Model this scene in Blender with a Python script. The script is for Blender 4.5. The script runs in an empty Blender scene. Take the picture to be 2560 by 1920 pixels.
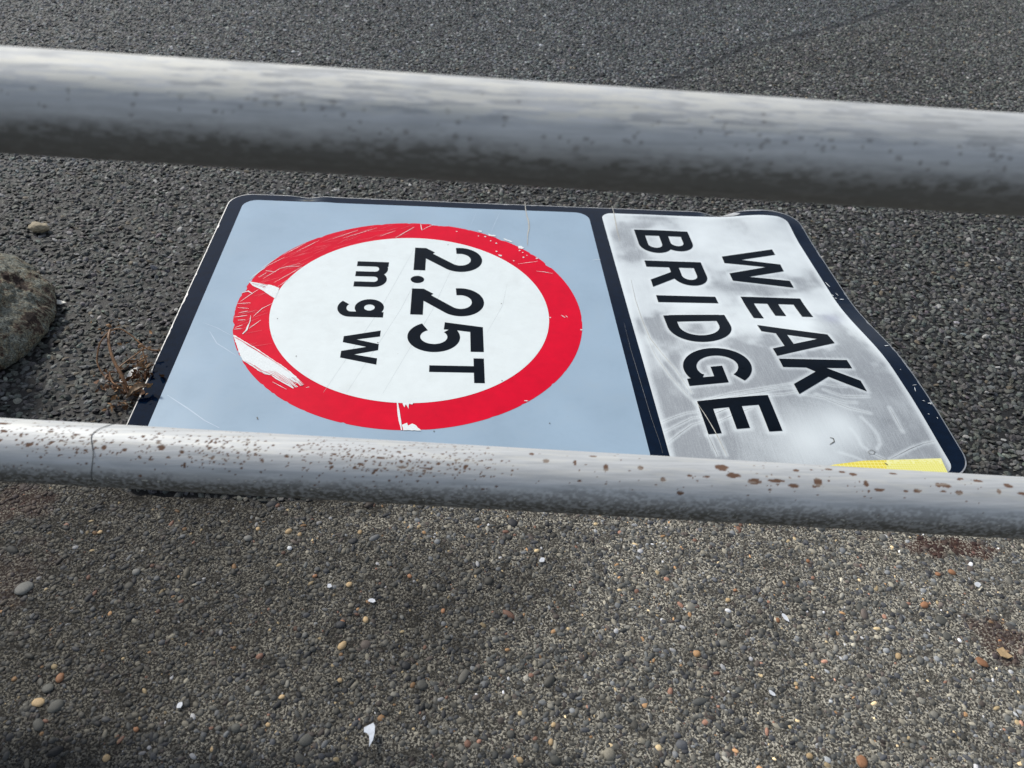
import bpy, bmesh, math, random
import numpy as np
from mathutils import Vector, Matrix, noise
from mathutils.geometry import delaunay_2d_cdt

sc = bpy.context.scene
col = sc.collection
R_ = math.radians

# ------------------------------------------------------------------ camera
cam_d = bpy.data.cameras.new('camera')
cam = bpy.data.objects.new('camera', cam_d)
col.objects.link(cam)
sc.camera = cam
CAM = Vector((0.05854, -1.10623, 0.80313))
cr = Vector((0.99597208, -0.05355617, 0.07191211))
cu = Vector((-0.01861249, 0.66106059, 0.75010164))
cf = Vector((0.08771083, 0.74841875, -0.65740108))
cam.matrix_world = Matrix(((cr.x, cu.x, -cf.x, CAM.x), (cr.y, cu.y, -cf.y, CAM.y), (cr.z, cu.z, -cf.z, CAM.z), (0, 0, 0, 1)))
cam_d.sensor_width = 36.0
cam_d.lens = 1922.9 / 2560 * 36.0
cam_d.clip_start = 0.02
cam_d.clip_end = 500
cam_d.dof.use_dof = True
cam_d.dof.focus_distance = 1.12
cam_d.dof.aperture_fstop = 7.5

# ------------------------------------------------------------------ world + sun
SUN_EL, SUN_AZ = R_(39.5), R_(-47)      # azimuth from +Y towards +X
w = bpy.data.worlds.new('World'); sc.world = w; w.use_nodes = True
wt = w.node_tree; wn = wt.nodes; wl = wt.links
bg = wn['Background']; bg.inputs[1].default_value = 0.15
sky = wn.new('ShaderNodeTexSky'); sky.sky_type = 'NISHITA'; sky.sun_disc = False
sky.sun_elevation = SUN_EL; sky.sun_rotation = SUN_AZ
tc = wn.new('ShaderNodeTexCoord')
cn = wn.new('ShaderNodeTexNoise'); cn.inputs['Scale'].default_value = 2.6; cn.inputs['Detail'].default_value = 6
cn.inputs['Roughness'].default_value = 0.55
cmap = wn.new('ShaderNodeMapping'); cmap.inputs['Scale'].default_value = (1, 1, 2.0); cmap.inputs['Location'].default_value = (0.37, 0.1, 0.2)
rampc = wn.new('ShaderNodeValToRGB'); rampc.color_ramp.elements[0].position = 0.55; rampc.color_ramp.elements[1].position = 0.70
mixc = wn.new('ShaderNodeMix'); mixc.data_type = 'RGBA'
mixc.inputs['B'].default_value = (5.2, 5.4, 5.8, 1)
wl.new(tc.outputs['Generated'], cmap.inputs[0]); wl.new(cmap.outputs[0], cn.inputs['Vector'])
wl.new(cn.outputs['Fac'], rampc.inputs[0]); # one small cloud bank, low over the far left (seen mirrored in the sign's border)
cv_ = wn.new('ShaderNodeVectorMath'); cv_.operation = 'DOT_PRODUCT'; cd_ = Vector((-.44, .82, .80)).normalized(); cv_.inputs[1].default_value = cd_
wl.new(tc.outputs['Generated'], cv_.inputs[0])
cm_ = wn.new('ShaderNodeMapRange'); cm_.inputs['From Min'].default_value = .984; cm_.inputs['From Max'].default_value = .9985; cm_.inputs['To Max'].default_value = .42
wl.new(cv_.outputs['Value'], cm_.inputs['Value'])
cn2 = wn.new('ShaderNodeTexNoise'); cn2.inputs['Scale'].default_value = 11; cn2.inputs['Detail'].default_value = 7; wl.new(cmap.outputs[0], cn2.inputs['Vector'])
ca_ = wn.new('ShaderNodeMath'); ca_.operation = 'ADD'; wl.new(cm_.outputs[0], ca_.inputs[0]); wl.new(cn2.outputs['Fac'], ca_.inputs[1])
cr_ = wn.new('ShaderNodeMapRange'); cr_.inputs['From Min'].default_value = .72; cr_.inputs['From Max'].default_value = .90; wl.new(ca_.outputs[0], cr_.inputs['Value'])
cx_ = wn.new('ShaderNodeMath'); cx_.operation = 'MAXIMUM'; wl.new(cr_.outputs[0], cx_.inputs[0]); wl.new(rampc.outputs[0], cx_.inputs[1])
wl.new(cx_.outputs[0], mixc.inputs['Factor'])
hsv = wn.new('ShaderNodeHueSaturation'); hsv.inputs['Saturation'].default_value = 0.55      # thin veil of high cloud
wl.new(sky.outputs[0], hsv.inputs['Color']); wl.new(hsv.outputs[0], mixc.inputs['A']); wl.new(mixc.outputs['Result'], bg.inputs[0])

sun_d = bpy.data.lights.new('sun', 'SUN'); sun_d.energy = 3.7; sun_d.angle = R_(7); sun_d.color = (1.0, 0.955, 0.87)
sun = bpy.data.objects.new('sun', sun_d); col.objects.link(sun)
sdir = Vector((math.sin(SUN_AZ) * math.cos(SUN_EL), math.cos(SUN_AZ) * math.cos(SUN_EL), math.sin(SUN_EL)))
sun.rotation_euler = (-sdir).to_track_quat('-Z', 'Y').to_euler()
sun.location = sdir * 20

sc.view_settings.view_transform = 'Standard'; sc.view_settings.look = 'None'
sc.view_settings.exposure = 0.0; sc.view_settings.gamma = 1.0; sc.view_settings.use_curve_mapping = False

# ------------------------------------------------------------------ helpers
DATA = {"white_poly": [[[-0.2877, -0.0841], [-0.2826, -0.0873], [-0.2645, -0.1016], [-0.2402, -0.1209], [-0.2143, -0.1442], [-0.1923, -0.1628], [-0.1732, -0.1821], [-0.1635, -0.1941], [-0.1562, -0.2031], [-0.1647, -0.2019], [-0.1577, -0.2112], [-0.1682, -0.206], [-0.173, -0.213], [-0.1857, -0.2029], [-0.2006, -0.1922], [-0.2134, -0.1792], [-0.2222, -0.1815], [-0.2339, -0.1683], [-0.2565, -0.1535], [-0.2675, -0.134], [-0.2797, -0.1078]], [[-0.2931, 0.0716], [-0.2727, 0.0678], [-0.2503, 0.0615], [-0.2369, 0.054], [-0.236, 0.0486], [-0.2387, 0.0205], [-0.2513, 0.0331], [-0.2641, 0.0458], [-0.2848, 0.0597]], [[-0.0029, -0.2897], [0.0044, -0.2853], [0.0071, -0.2906], [0.0119, -0.2858], [0.017, -0.2886], [0.0261, -0.3005], [0.0004, -0.301]], [[-0.005, -0.2403], [0.0124, -0.2399], [0.0108, -0.2445], [0.0062, -0.2431], [0.0054, -0.2541], [0.0016, -0.2447], [-0.0011, -0.2516]], [[0.1413, 0.2688], [0.1467, 0.2645], [0.1562, 0.2644], [0.1566, 0.2591], [0.1465, 0.2602], [0.1429, 0.2607]], [[0.2006, 0.2255], [0.207, 0.2259], [0.212, 0.2194], [0.2072, 0.215], [0.201, 0.217]], [[0.1213, 0.2806], [0.1296, 0.2783], [0.1286, 0.2747], [0.123, 0.2757]], [[0.1585, 0.1908], [0.1663, 0.188], [0.1653, 0.1843], [0.1609, 0.1854]], [[0.1719, 0.2531], [0.1897, 0.2421], [0.1886, 0.2385], [0.1753, 0.2463]]], "white_line": [[[[-0.2956, 0.0099], [-0.2813, 0.0343], [-0.272, 0.0481]], 0.00106], [[[-0.298, 0.0361], [-0.2888, 0.0419], [-0.2798, 0.0343]], 0.00213], [[[-0.2656, -0.0316], [-0.2555, -0.0087], [-0.2408, 0.0074]], 0.00106], [[[-0.2661, -0.0656], [-0.2586, -0.0533], [-0.2515, -0.0421]], 0.00106], [[[-0.2735, -0.0812], [-0.2693, -0.0704], [-0.2691, -0.0537]], 0.00304], [[[-0.2689, -0.0657], [-0.2684, -0.0465], [-0.2704, -0.0294]], 0.00106], [[[-0.2963, -0.0355], [-0.2761, -0.0296]], 0.00137], [[[-0.3001, 0.0033], [-0.2775, 0.0069]], 0.00106], [[[-0.2963, -0.008], [-0.2771, -0.0097]], 0.00106], [[[-0.2918, -0.0229], [-0.2771, -0.0172]], 0.00137], [[[-0.29, -0.0689], [-0.2779, -0.0661]], 0.00106], [[[-0.2889, -0.0641], [-0.2785, -0.0565]], 0.00106], [[[-0.2889, -0.0437], [-0.2765, -0.0419]], 0.00106], [[[-0.2904, 0.0886], [-0.2707, 0.1242], [-0.2445, 0.1556]], 0.00091], [[[-0.2799, 0.1149], [-0.2545, 0.158]], 0.00091], [[[-0.249, 0.0712], [-0.2262, 0.1007], [-0.208, 0.1249]], 0.00091], [[[-0.2406, 0.0579], [-0.2213, 0.0895]], 0.00091], [[[-0.2709, 0.1082], [-0.2517, 0.105]], 0.00122], [[[-0.2394, 0.1245], [-0.2113, 0.1262]], 0.00076], [[[-0.2792, 0.0863], [-0.2681, 0.1012]], 0.00091], [[[-0.2933, 0.08], [-0.2753, 0.1152]], 0.00106], [[[-0.2264, -0.0828], [-0.222, -0.0838]], 0.00091], [[[-0.1526, -0.21], [-0.1476, -0.2083]], 0.00106], [[[-0.2048, -0.1984], [-0.1812, -0.2148]], 0.00091], [[[0.0044, 0.298], [0.0073, 0.2724]], 0.00149], [[[0.0073, 0.2724], [0.0196, 0.2868], [0.0348, 0.2995]], 0.00089], [[[-0.0444, 0.2378], [-0.0078, 0.2848]], 0.00119], [[[-0.1642, 0.2278], [-0.1183, 0.2635]], 0.00089], [[[-0.1449, 0.231], [-0.0822, 0.2748]], 0.00089], [[[-0.0732, 0.2437], [-0.0444, 0.2667]], 0.00089], [[[-0.225, 0.177], [-0.1893, 0.2197]], 0.00089], [[[-0.2481, 0.1635], [-0.2136, 0.2074]], 0.00089], [[[-0.0119, -0.2405], [-0.0076, -0.271], [-0.0023, -0.3003]], 0.00357], [[[-0.2707, 0.082], [-0.2465, 0.1169], [-0.2126, 0.1362]], 0.00089], [[[0.1823, -0.2319], [0.1889, -0.2325]], 0.00178], [[[0.293, -0.0454], [0.2967, -0.0472]], 0.00268], [[[0.2422, -0.0113], [0.2441, -0.0137]], 0.00238], [[[0.23, 0.1355], [0.2447, 0.1338], [0.2608, 0.1294]], 0.00111], [[[0.2637, -0.0043], [0.2702, -0.0121]], 0.00142], [[[0.2714, -0.0058], [0.2745, -0.0105]], 0.00127], [[[0.1957, 0.1589], [0.2354, 0.1709]], 0.00063], [[[0.3458, 0.1815], [0.3553, 0.1847], [0.3616, 0.1844]], 0.00095], [[[0.8176, -0.0989], [0.8257, -0.0972]], 0.00174], [[[0.8161, -0.2134], [0.8133, -0.2231]], 0.00122], [[[0.815, -0.2086], [0.8224, -0.2071]], 0.00087], [[[0.815, -0.2444], [0.8184, -0.2461]], 0.00104], [[[0.8213, -0.2506], [0.828, -0.2504]], 0.00174], [[[0.8244, -0.2494], [0.8252, -0.2538]], 0.00104], [[[0.8105, -0.2738], [0.8123, -0.2752]], 0.00139], [[[0.8219, -0.281], [0.822, -0.2842]], 0.00104], [[[0.8118, -0.1688], [0.8132, -0.1695]], 0.00104], [[[0.8031, 0.1292], [0.8068, 0.1124]], 0.00152], [[[0.7994, 0.0843], [0.8032, 0.0827]], 0.00228], [[[0.8106, 0.071], [0.8181, 0.0706]], 0.00228], [[[0.8026, 0.0754], [0.8053, 0.0729]], 0.0019], [[[0.8101, 0.0922], [0.8121, 0.0831]], 0.00114], [[[0.8267, 0.3362], [0.8305, 0.3343]], 0.00095], [[[0.837, 0.3192], [0.8394, 0.3122]], 0.00152]], "faint": [[[[0.169, 0.3583], [0.147, 0.2745]], 0.00127], [[[0.119, 0.3544], [0.1068, 0.3007]], 0.00079], [[[-0.3518, -0.2323], [-0.3152, -0.2603], [-0.2853, -0.2851], [-0.2617, -0.2995]], 0.00211], [[[-0.3275, -0.0753], [-0.3089, -0.1065], [-0.2723, -0.136]], 0.0019], [[[-0.3425, -0.0529], [-0.3182, -0.0652], [-0.2884, -0.0867]], 0.00127]], "crack": [[[[0.226, 0.4085], [0.2254, 0.3784], [0.2262, 0.3472], [0.2284, 0.3245], [0.2276, 0.2984], [0.2229, 0.2726], [0.2191, 0.2302]], 0.00253], [[[0.4181, 0.4056], [0.4178, 0.3775], [0.4156, 0.3383], [0.413, 0.2968], [0.4123, 0.2569]], 0.00206]], "crease": [[[[0.4109, 0.1165], [0.4077, 0.0488], [0.4095, -0.0219], [0.4127, -0.0688], [0.4238, -0.1109], [0.4374, -0.1546], [0.451, -0.2176]], 0.00119], [[[0.408, -0.062], [0.4126, -0.1192], [0.4249, -0.1704], [0.4388, -0.208], [0.4526, -0.2415]], 0.00079], [[[0.4538, -0.2365], [0.4588, -0.2602], [0.4659, -0.3024], [0.4716, -0.3533]], 0.00159], [[[0.4543, -0.3082], [0.4587, -0.3521]], 0.00079], [[[0.3746, -0.0223], [0.3737, -0.0994], [0.3754, -0.1869], [0.3769, -0.2661], [0.3799, -0.3219], [0.3796, -0.3403]], 0.0004], [[[0.5009, -0.2519], [0.5333, -0.2421], [0.5549, -0.2407]], 0.00059]], "hair": [[[[0.3907, -0.2765], [0.414, -0.2655], [0.4347, -0.2586], [0.4526, -0.2569]], 0.00059], [[[0.39, -0.2972], [0.4155, -0.2829], [0.4391, -0.2704], [0.4551, -0.2685]], 0.00059], [[[0.3914, -0.3199], [0.4153, -0.2999], [0.4358, -0.2848], [0.4543, -0.2795]], 0.00059], [[[0.4731, -0.2658], [0.4999, -0.2556]], 0.00059], [[[0.4757, -0.2833], [0.499, -0.2728], [0.5336, -0.2599]], 0.00059], [[[0.4664, -0.2342], [0.5093, -0.2242], [0.5579, -0.2185], [0.5829, -0.2145], [0.6142, -0.2081]], 0.00052], [[[0.4909, -0.2354], [0.5555, -0.2265], [0.589, -0.2208], [0.6155, -0.2188]], 0.00052], [[[0.5624, -0.2352], [0.5928, -0.2338], [0.6139, -0.2283]], 0.00052], [[[0.6627, -0.2068], [0.684, -0.2122], [0.7035, -0.2133]], 0.00052], [[[0.6607, -0.2212], [0.6865, -0.2357], [0.7057, -0.2371], [0.7323, -0.2364]], 0.00052], [[[0.6435, -0.2322], [0.6723, -0.2429], [0.6862, -0.2493], [0.7071, -0.2499]], 0.00052], [[[0.6217, -0.2339], [0.6534, -0.2411], [0.6872, -0.2635], [0.7198, -0.275]], 0.00052], [[[0.7106, -0.3664], [0.7484, -0.3467], [0.7756, -0.3346], [0.7947, -0.3308]], 0.0007], [[[0.6884, -0.3572], [0.7025, -0.3675]], 0.0007], [[[0.7532, -0.261], [0.7536, -0.3148]], 0.00035]], "ushape": [[[0.6725, -0.3066], [0.6774, -0.3224], [0.6768, -0.3401], [0.6846, -0.3515]], [[0.6984, -0.2824], [0.7067, -0.2999], [0.7105, -0.3179], [0.708, -0.3357], [0.6962, -0.3494]], [[0.6378, -0.3541], [0.6586, -0.3633], [0.6724, -0.3745]]], "dent": [[[[0.6325, -0.3261], [0.6374, -0.3276], [0.6367, -0.3339], [0.6277, -0.3398]], 0.00157], [[[0.6819, -0.3525], [0.6886, -0.3492], [0.6923, -0.3533], [0.6883, -0.3576], [0.6823, -0.3573], [0.6819, -0.3525]], 0.00087], [[[0.6982, -0.3741], [0.7018, -0.3782]], 0.00174]], "dots": [[0.1218, 0.2585], [0.1354, 0.257], [0.1459, 0.2416], [0.1569, 0.233], [0.2023, 0.2086], [0.2081, 0.2016], [0.2155, 0.1911], [0.2083, 0.184], [0.2345, 0.1817], [0.1562, 0.2023], [0.1884, 0.1697], [0.078, 0.2733]], "ddots": [[-0.213, -0.2772], [-0.2118, -0.28], [-0.1788, -0.135], [-0.2249, -0.0366], [-0.159, -0.2056], [0.0448, -0.3016], [0.2177, -0.281], [-0.0524, -0.0951], [0.1583, 0.0256], [0.0609, 0.2204], [0.15, -0.1856]], "yellowA": [[0.6199, -0.3779], [0.6682, -0.3698], [0.7038, -0.368], [0.6893, -0.4041], [0.5477, -0.4024]], "yellowB": [[0.7038, -0.368], [0.7904, -0.3635], [0.7876, -0.39], [0.7861, -0.4069], [0.6893, -0.4041]], "navy_stain": None, "ground": {"pebble": [-0.7247, 0.2512], "chip1": [-0.6022, 0.0154], "plant": [-0.4141, -0.2175], "lit1": [-0.4251, -0.195], "lit2": [-0.4169, -0.1789], "leaf": [-0.0121, -0.7401], "f1": [-0.0764, -0.5546], "f2": [-0.0235, -0.5757], "f3": [0.1881, -0.5175], "f4": [0.4839, -0.6031], "f5": [0.7607, -0.5571], "wood": [0.7424, -0.6547], "f6": [-0.0742, -0.5278], "f7": [0.4367, -0.7], "f8": [-0.2147, -0.7019], "f9": [0.7603, -0.5912]}, "bigstones": [[-0.1386, -0.4709, 18, 1], [-0.1241, -0.476, 13, 1], [-0.1333, -0.4974, 14, 4], [-0.1782, -0.4671, 12, 1], [-0.0527, -0.6338, 24, 1], [-0.053, -0.5518, 18, 1], [-0.0962, -0.5395, 12, 2], [0.02, -0.54, 13, 2], [0.0623, -0.5895, 13, 2], [-0.0561, -0.6035, 15, 2], [-0.0289, -0.6006, 18, 1], [-0.0966, -0.6197, 16, 3], [0.0136, -0.5977, 13, 3], [0.0406, -0.6825, 30, 0], [0.0679, -0.6246, 17, 0], [0.1227, -0.6278, 14, 3], [-0.0277, -0.6928, 14, 0], [-0.0503, -0.6759, 14, 1], [-0.1101, -0.6937, 15, 1], [-0.0774, -0.7408, 34, 0], [-0.3609, -0.6953, 26, 1], [-0.3489, -0.668, 22, 2], [-0.3514, -0.7188, 28, 0], [-0.3413, -0.6996, 34, 0], [-0.3569, -0.6796, 26, 0], [-0.17, -0.7263, 16, 0], [-0.1516, -0.7267, 24, 0], [-0.1194, -0.724, 12, 1], [-0.2525, -0.7259, 13, 2], [-0.2729, -0.7545, 18, 1], [-0.1702, -0.7481, 14, 1], [0.6861, -0.6078, 30, 0], [0.6748, -0.5859, 20, 2], [0.5095, -0.596, 15, 0], [0.5134, -0.5892, 18, 0], [0.4738, -0.6058, 14, 2], [0.4569, -0.7695, 17, 1], [0.5123, -0.7766, 30, 2], [0.7096, -0.6647, 28, 2], [0.608, -0.6556, 17, 1], [0.5091, -0.5777, 20, 0], [0.4937, -0.5539, 17, 3], [0.6649, -0.4793, 20, 3], [0.5439, -0.5182, 12, 2], [0.4185, -0.5771, 14, 1], [0.4319, -0.5625, 10, 2], [0.1783, -0.7485, 16, 1], [0.5379, -0.624, 18, 0], [0.6829, -0.6299, 22, 0], [0.5768, -0.6855, 18, 3], [0.1443, -0.7663, 17, 1], [0.0991, -0.7362, 16, 3], [0.1361, -0.7391, 22, 0], [0.1812, -0.7671, 26, 0], [0.183, -0.7302, 14, 1], [0.7367, -0.5364, 17, 2], [0.7155, -0.5395, 14, 2], [0.5867, -0.5898, 24, 0], [0.4094, -0.6107, 22, 0], [0.6327, -0.6611, 20, 3], [-0.4312, -0.5549, 40, 3], [-0.1879, -0.4818, 22, 3], [-0.3105, -0.5329, 20, 3], [-0.0474, -0.472, 14, 1], [-0.3725, -0.4727, 12, 1]], "stains": [[0.7321, -0.4942], [0.7798, -0.4975], [0.7518, -0.6307], [-0.4652, -0.5381], [-0.5018, -0.4279], [-0.0349, -0.6063]], "crackline": [[0.4937, 1.1107], [0.6775, 1.1994], [0.7732, 1.2971], [1.1122, 1.6583], [1.2587, 1.7495], [1.5728, 1.9727], [1.9238, 2.284], [2.2191, 2.5617]]}

def mat(name, base=(0.5, 0.5, 0.5), rough=0.5, metal=0.0, spec=0.5):
    m = bpy.data.materials.new(name); m.use_nodes = True
    b = m.node_tree.nodes['Principled BSDF']
    b.inputs['Base Color'].default_value = (*base, 1); b.inputs['Roughness'].default_value = rough
    b.inputs['Metallic'].default_value = metal; b.inputs['Specular IOR Level'].default_value = spec
    return m, m.node_tree.nodes, m.node_tree.links, b

def N(nodes, typ, **kw):
    n = nodes.new(typ)
    for k, v in kw.items():
        if k in n.inputs: n.inputs[k].default_value = v
        else: setattr(n, k, v)
    return n

def ramp(nodes, stops):
    r = nodes.new('ShaderNodeValToRGB'); e = r.color_ramp.elements
    while len(e) < len(stops): e.new(0.5)
    for i, (p, c) in enumerate(stops):
        e[i].position = p; e[i].color = (*c, 1) if len(c) == 3 else c
    return r

def np_mesh(name, V, F, colors=None, smooth=False, mat_idx=None):
    """V (n,3); F (m,k) equal-size faces or list of arrays"""
    V = np.asarray(V, np.float32)
    Fs = F if isinstance(F, list) else [F]
    Fs = [np.asarray(f, np.int32) for f in Fs if len(f)]
    loops = np.concatenate([f.ravel() for f in Fs])
    tot = np.concatenate([np.full(len(f), f.shape[1], np.int32) for f in Fs])
    start = np.concatenate([[0], np.cumsum(tot)[:-1]]).astype(np.int32)
    me = bpy.data.meshes.new(name)
    me.vertices.add(len(V)); me.vertices.foreach_set('co', V.ravel())
    me.loops.add(len(loops)); me.loops.foreach_set('vertex_index', loops)
    me.polygons.add(len(tot)); me.polygons.foreach_set('loop_start', start)
    try: me.polygons.foreach_set('loop_total', tot)
    except Exception: pass
    me.polygons.foreach_set('use_smooth', np.full(len(tot), smooth) if np.isscalar(smooth) or isinstance(smooth, bool) else smooth)
    if mat_idx is not None: me.polygons.foreach_set('material_index', mat_idx.astype(np.int32))
    if colors is not None:
        for nm, c in colors.items():
            a = me.attributes.new(nm, 'FLOAT_COLOR', 'POINT')
            c = np.asarray(c, np.float32)
            if c.ndim == 1: c = np.stack([c, c, c], 1)
            if c.shape[1] == 3: c = np.concatenate([c, np.ones((len(c), 1), np.float32)], 1)
            a.data.foreach_set('color', c.ravel())
    me.update(calc_edges=True); me.validate()
    return me

def link(name, me, mats, parent=None, **props):
    o = bpy.data.objects.new(name, me); col.objects.link(o)
    for m in (mats if isinstance(mats, (list, tuple)) else [mats]): me.materials.append(m)
    if parent: o.parent = parent
    for k, v in props.items(): o[k] = v
    return o

def empty(name, loc, **props):
    o = bpy.data.objects.new(name, None); col.objects.link(o); o.location = loc; o.empty_display_size = 0.1
    for k, v in props.items(): o[k] = v
    return o

def grid_faces(nu, nv, wrap_v=False):
    i = np.arange(nu - 1)[:, None]; j = np.arange(nv if wrap_v else nv - 1)[None, :]
    j2 = (j + 1) % nv
    a = i * nv + j; b = (i + 1) * nv + j; c = (i + 1) * nv + j2; d = i * nv + j2
    return np.stack([a, b, c, d], -1).reshape(-1, 4)

def vnoise(P, scale, seed=0, octs=3):
    """value noise in numpy (n,2|3)"""
    P = np.asarray(P, float) * scale
    if P.shape[1] == 2: P = np.c_[P, np.zeros(len(P))]
    out = np.zeros(len(P)); amp = 1; tot = 0
    for o in range(octs):
        Q = P * 2 ** o + 17.3 * (seed + o)
        I = np.floor(Q).astype(np.int64); f = Q - I; f = f * f * (3 - 2 * f)
        acc = np.zeros(len(P))
        for dx in (0, 1):
            for dy in (0, 1):
                for dz in (0, 1):
                    h = ((I[:, 0] + dx) * 73856093) ^ ((I[:, 1] + dy) * 19349663) ^ ((I[:, 2] + dz) * 83492791) ^ (seed * 2654435 + o * 97)
                    h = (h ^ (h >> 13)) * 1274126177 & 0xffffffff
                    h = (h ^ (h >> 16)) & 0xffff
                    wgt = (f[:, 0] if dx else 1 - f[:, 0]) * (f[:, 1] if dy else 1 - f[:, 1]) * (f[:, 2] if dz else 1 - f[:, 2])
                    acc += wgt * h / 65535.0
        out += acc * amp; tot += amp; amp *= 0.5
    return out / tot

def Sm(x): x = np.clip(x, 0, 1); return x * x * (3 - 2 * x)

GZ = -0.016          # level of the ground under the sign
rng = np.random.default_rng(7)

# ------------------------------------------------------------------ ground: shared pieces
def bnd(x): return -0.388 - 0.064 * x - .046 * Sm((x + .44) / .10) * Sm((.10 - x) / .28)       # where asphalt meets concrete; the bump bares dark asphalt as the sign's edge shadow
CR = np.array(DATA['crackline'])
CR = np.vstack([CR[0] + (CR[0] - CR[1]) * 0.8, CR, CR[-1] + (CR[-1] - CR[-2]) * 20])
def crack_side(P):
    """signed distance to the repair seam in the asphalt (positive = right/near side)"""
    best = np.full(len(P), 1e9); sgn = np.ones(len(P))
    for a, b in zip(CR[:-1], CR[1:]):
        d = b - a; L = d @ d
        t = np.clip(((P - a) @ d) / L, 0, 1)
        q = a + t[:, None] * d; dist = np.hypot(*(P - q).T)
        s = np.sign((P[:, 0] - a[0]) * -d[1] + (P[:, 1] - a[1]) * d[0]) * -1
        m = dist < best; best[m] = dist[m]; sgn[m] = s[m]
    return best * sgn

def stone_templates(k, sub, jag, seed):
    r = random.Random(seed); out = []
    for _ in range(k):
        bm = bmesh.new(); bmesh.ops.create_icosphere(bm, subdivisions=sub, radius=1)
        for v in bm.verts: v.co *= 1 + r.uniform(-jag, jag)
        dele = [f for f in bm.faces if f.calc_center_median().z < -0.35]
        bmesh.ops.delete(bm, geom=dele, context='FACES')
        bm.verts.ensure_lookup_table()
        V = np.array([v.co[:] for v in bm.verts]); F = np.array([[v.index for v in f.verts] for f in bm.faces])
        bm.verts.index_update(); F = np.array([[v.index for v in f.verts] for f in bm.faces])
        out.append((V, F)); bm.free()
    return out

def scatter(P, size, elong, rotz, tilt, flat, zoff, templates, cols):
    """P(n,2) -> merged V,F,C"""
    Vs, Fs, Cs = [], [], []; base = 0
    n = len(P); pick = rng.integers(0, len(templates), n)
    for ti, (TV, TF) in enumerate(templates):
        idx = np.where(pick == ti)[0]
        if not len(idx): continue
        m = len(idx); k = len(TV)
        V = np.repeat(TV[None], m, 0)
        V = V * np.stack([size[idx] * elong[idx], size[idx] / elong[idx], size[idx] * flat[idx]], 1)[:, None, :]
        tx, ty = tilt[idx, 0][:, None], tilt[idx, 1][:, None]
        V[:, :, 2] = V[:, :, 2] + V[:, :, 0] * tx + V[:, :, 1] * ty
        c, s = np.cos(rotz[idx])[:, None], np.sin(rotz[idx])[:, None]
        X = V[:, :, 0] * c - V[:, :, 1] * s; Y = V[:, :, 0] * s + V[:, :, 1] * c
        V = np.stack([X + P[idx, 0][:, None], Y + P[idx, 1][:, None], V[:, :, 2] + zoff[idx][:, None]], -1)
        Vs.append(V.reshape(-1, 3)); Fs.append((TF[None] + (np.arange(m) * k)[:, None, None]).reshape(-1, 3) + base)
        Cs.append(np.repeat(cols[idx], k, 0)); base += m * k
    return np.concatenate(Vs), np.concatenate(Fs), np.concatenate(Cs)

# ---- materials of the ground
def ground_mat(name, rough, spec, bump, bscale, speck=None):
    m, n, l, b = mat(name, rough=rough, spec=spec)
    at = N(n, 'ShaderNodeAttribute', attribute_name='tint'); tcn = N(n, 'ShaderNodeTexCoord')
    nz = N(n, 'ShaderNodeTexNoise', Scale=bscale, Detail=6.0, Roughness=0.7)
    l.new(tcn.outputs['Object'], nz.inputs['Vector'])
    rp = ramp(n, [(0.3, (0.55,) * 3), (0.72, (1.5,) * 3)]); l.new(nz.outputs['Fac'], rp.inputs[0])
    mx = N(n, 'ShaderNodeMix', data_type='RGBA', blend_type='MULTIPLY'); mx.inputs['Factor'].default_value = 1
    l.new(at.outputs['Color'], mx.inputs['A']); l.new(rp.outputs[0], mx.inputs['B'])
    outc = mx.outputs['Result']
    if speck:
        vz = N(n, 'ShaderNodeTexNoise', Scale=speck[0], Detail=3.0, Roughness=0.8); l.new(tcn.outputs['Object'], vz.inputs['Vector'])
        r2 = ramp(n, [(speck[1], (0, 0, 0)), (speck[2], (1, 1, 1))]); l.new(vz.outputs['Fac'], r2.inputs[0])
        cz = N(n, 'ShaderNodeTexNoise', Scale=speck[0] * .16, Detail=4.0, Roughness=0.6); l.new(tcn.outputs['Object'], cz.inputs['Vector'])
        r3 = ramp(n, [(.36, (.15,) * 3), (.56, (1, 1, 1))]); l.new(cz.outputs['Fac'], r3.inputs[0])
        bw = N(n, 'ShaderNodeRGBToBW'); l.new(at.outputs['Color'], bw.inputs[0]); br_ = N(n, 'ShaderNodeMapRange'); br_.inputs['From Min'].default_value = .008; br_.inputs['From Max'].default_value = .05; br_.inputs['To Min'].default_value = .1; l.new(bw.outputs[0], br_.inputs['Value'])
        mm3 = N(n, 'ShaderNodeMath', operation='MULTIPLY'); l.new(r3.outputs[0], mm3.inputs[0]); l.new(br_.outputs[0], mm3.inputs[1]); r3 = mm3
        mm2 = N(n, 'ShaderNodeMath', operation='MULTIPLY'); l.new(r2.outputs[0], mm2.inputs[0]); l.new(r3.outputs[0], mm2.inputs[1])
        m2 = N(n, 'ShaderNodeMix', data_type='RGBA'); m2.inputs['B'].default_value = (*speck[3], 1)
        l.new(mm2.outputs[0], m2.inputs['Factor']); l.new(outc, m2.inputs['A']); outc = m2.outputs['Result']
    l.new(outc, b.inputs['Base Color'])
    bp_ = N(n, 'ShaderNodeBump', Strength=bump, Distance=0.002); l.new(nz.outputs['Fac'], bp_.inputs['Height']); l.new(bp_.outputs[0], b.inputs['Normal'])
    return m
M_tar = ground_mat('asphalt', 0.62, 0.35, 0.6, 420)
M_mortar = ground_mat('concrete', 0.9, 0.2, 0.9, 900, (350, 0.50, 0.56, (0.64, 0.60, 0.50)))
M_peb = ground_mat('aggregate', 0.62, 0.3, 0.25, 1500)

# ---- asphalt road (sheet + chippings in one mesh)
def sheet(xs, ys, z, colf):
    X, Y = np.meshgrid(xs, ys, indexing='ij'); P = np.c_[X.ravel(), Y.ravel()]
    return np.c_[P, np.full(len(P), z)], grid_faces(len(xs), len(ys)), colf(P)

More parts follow.
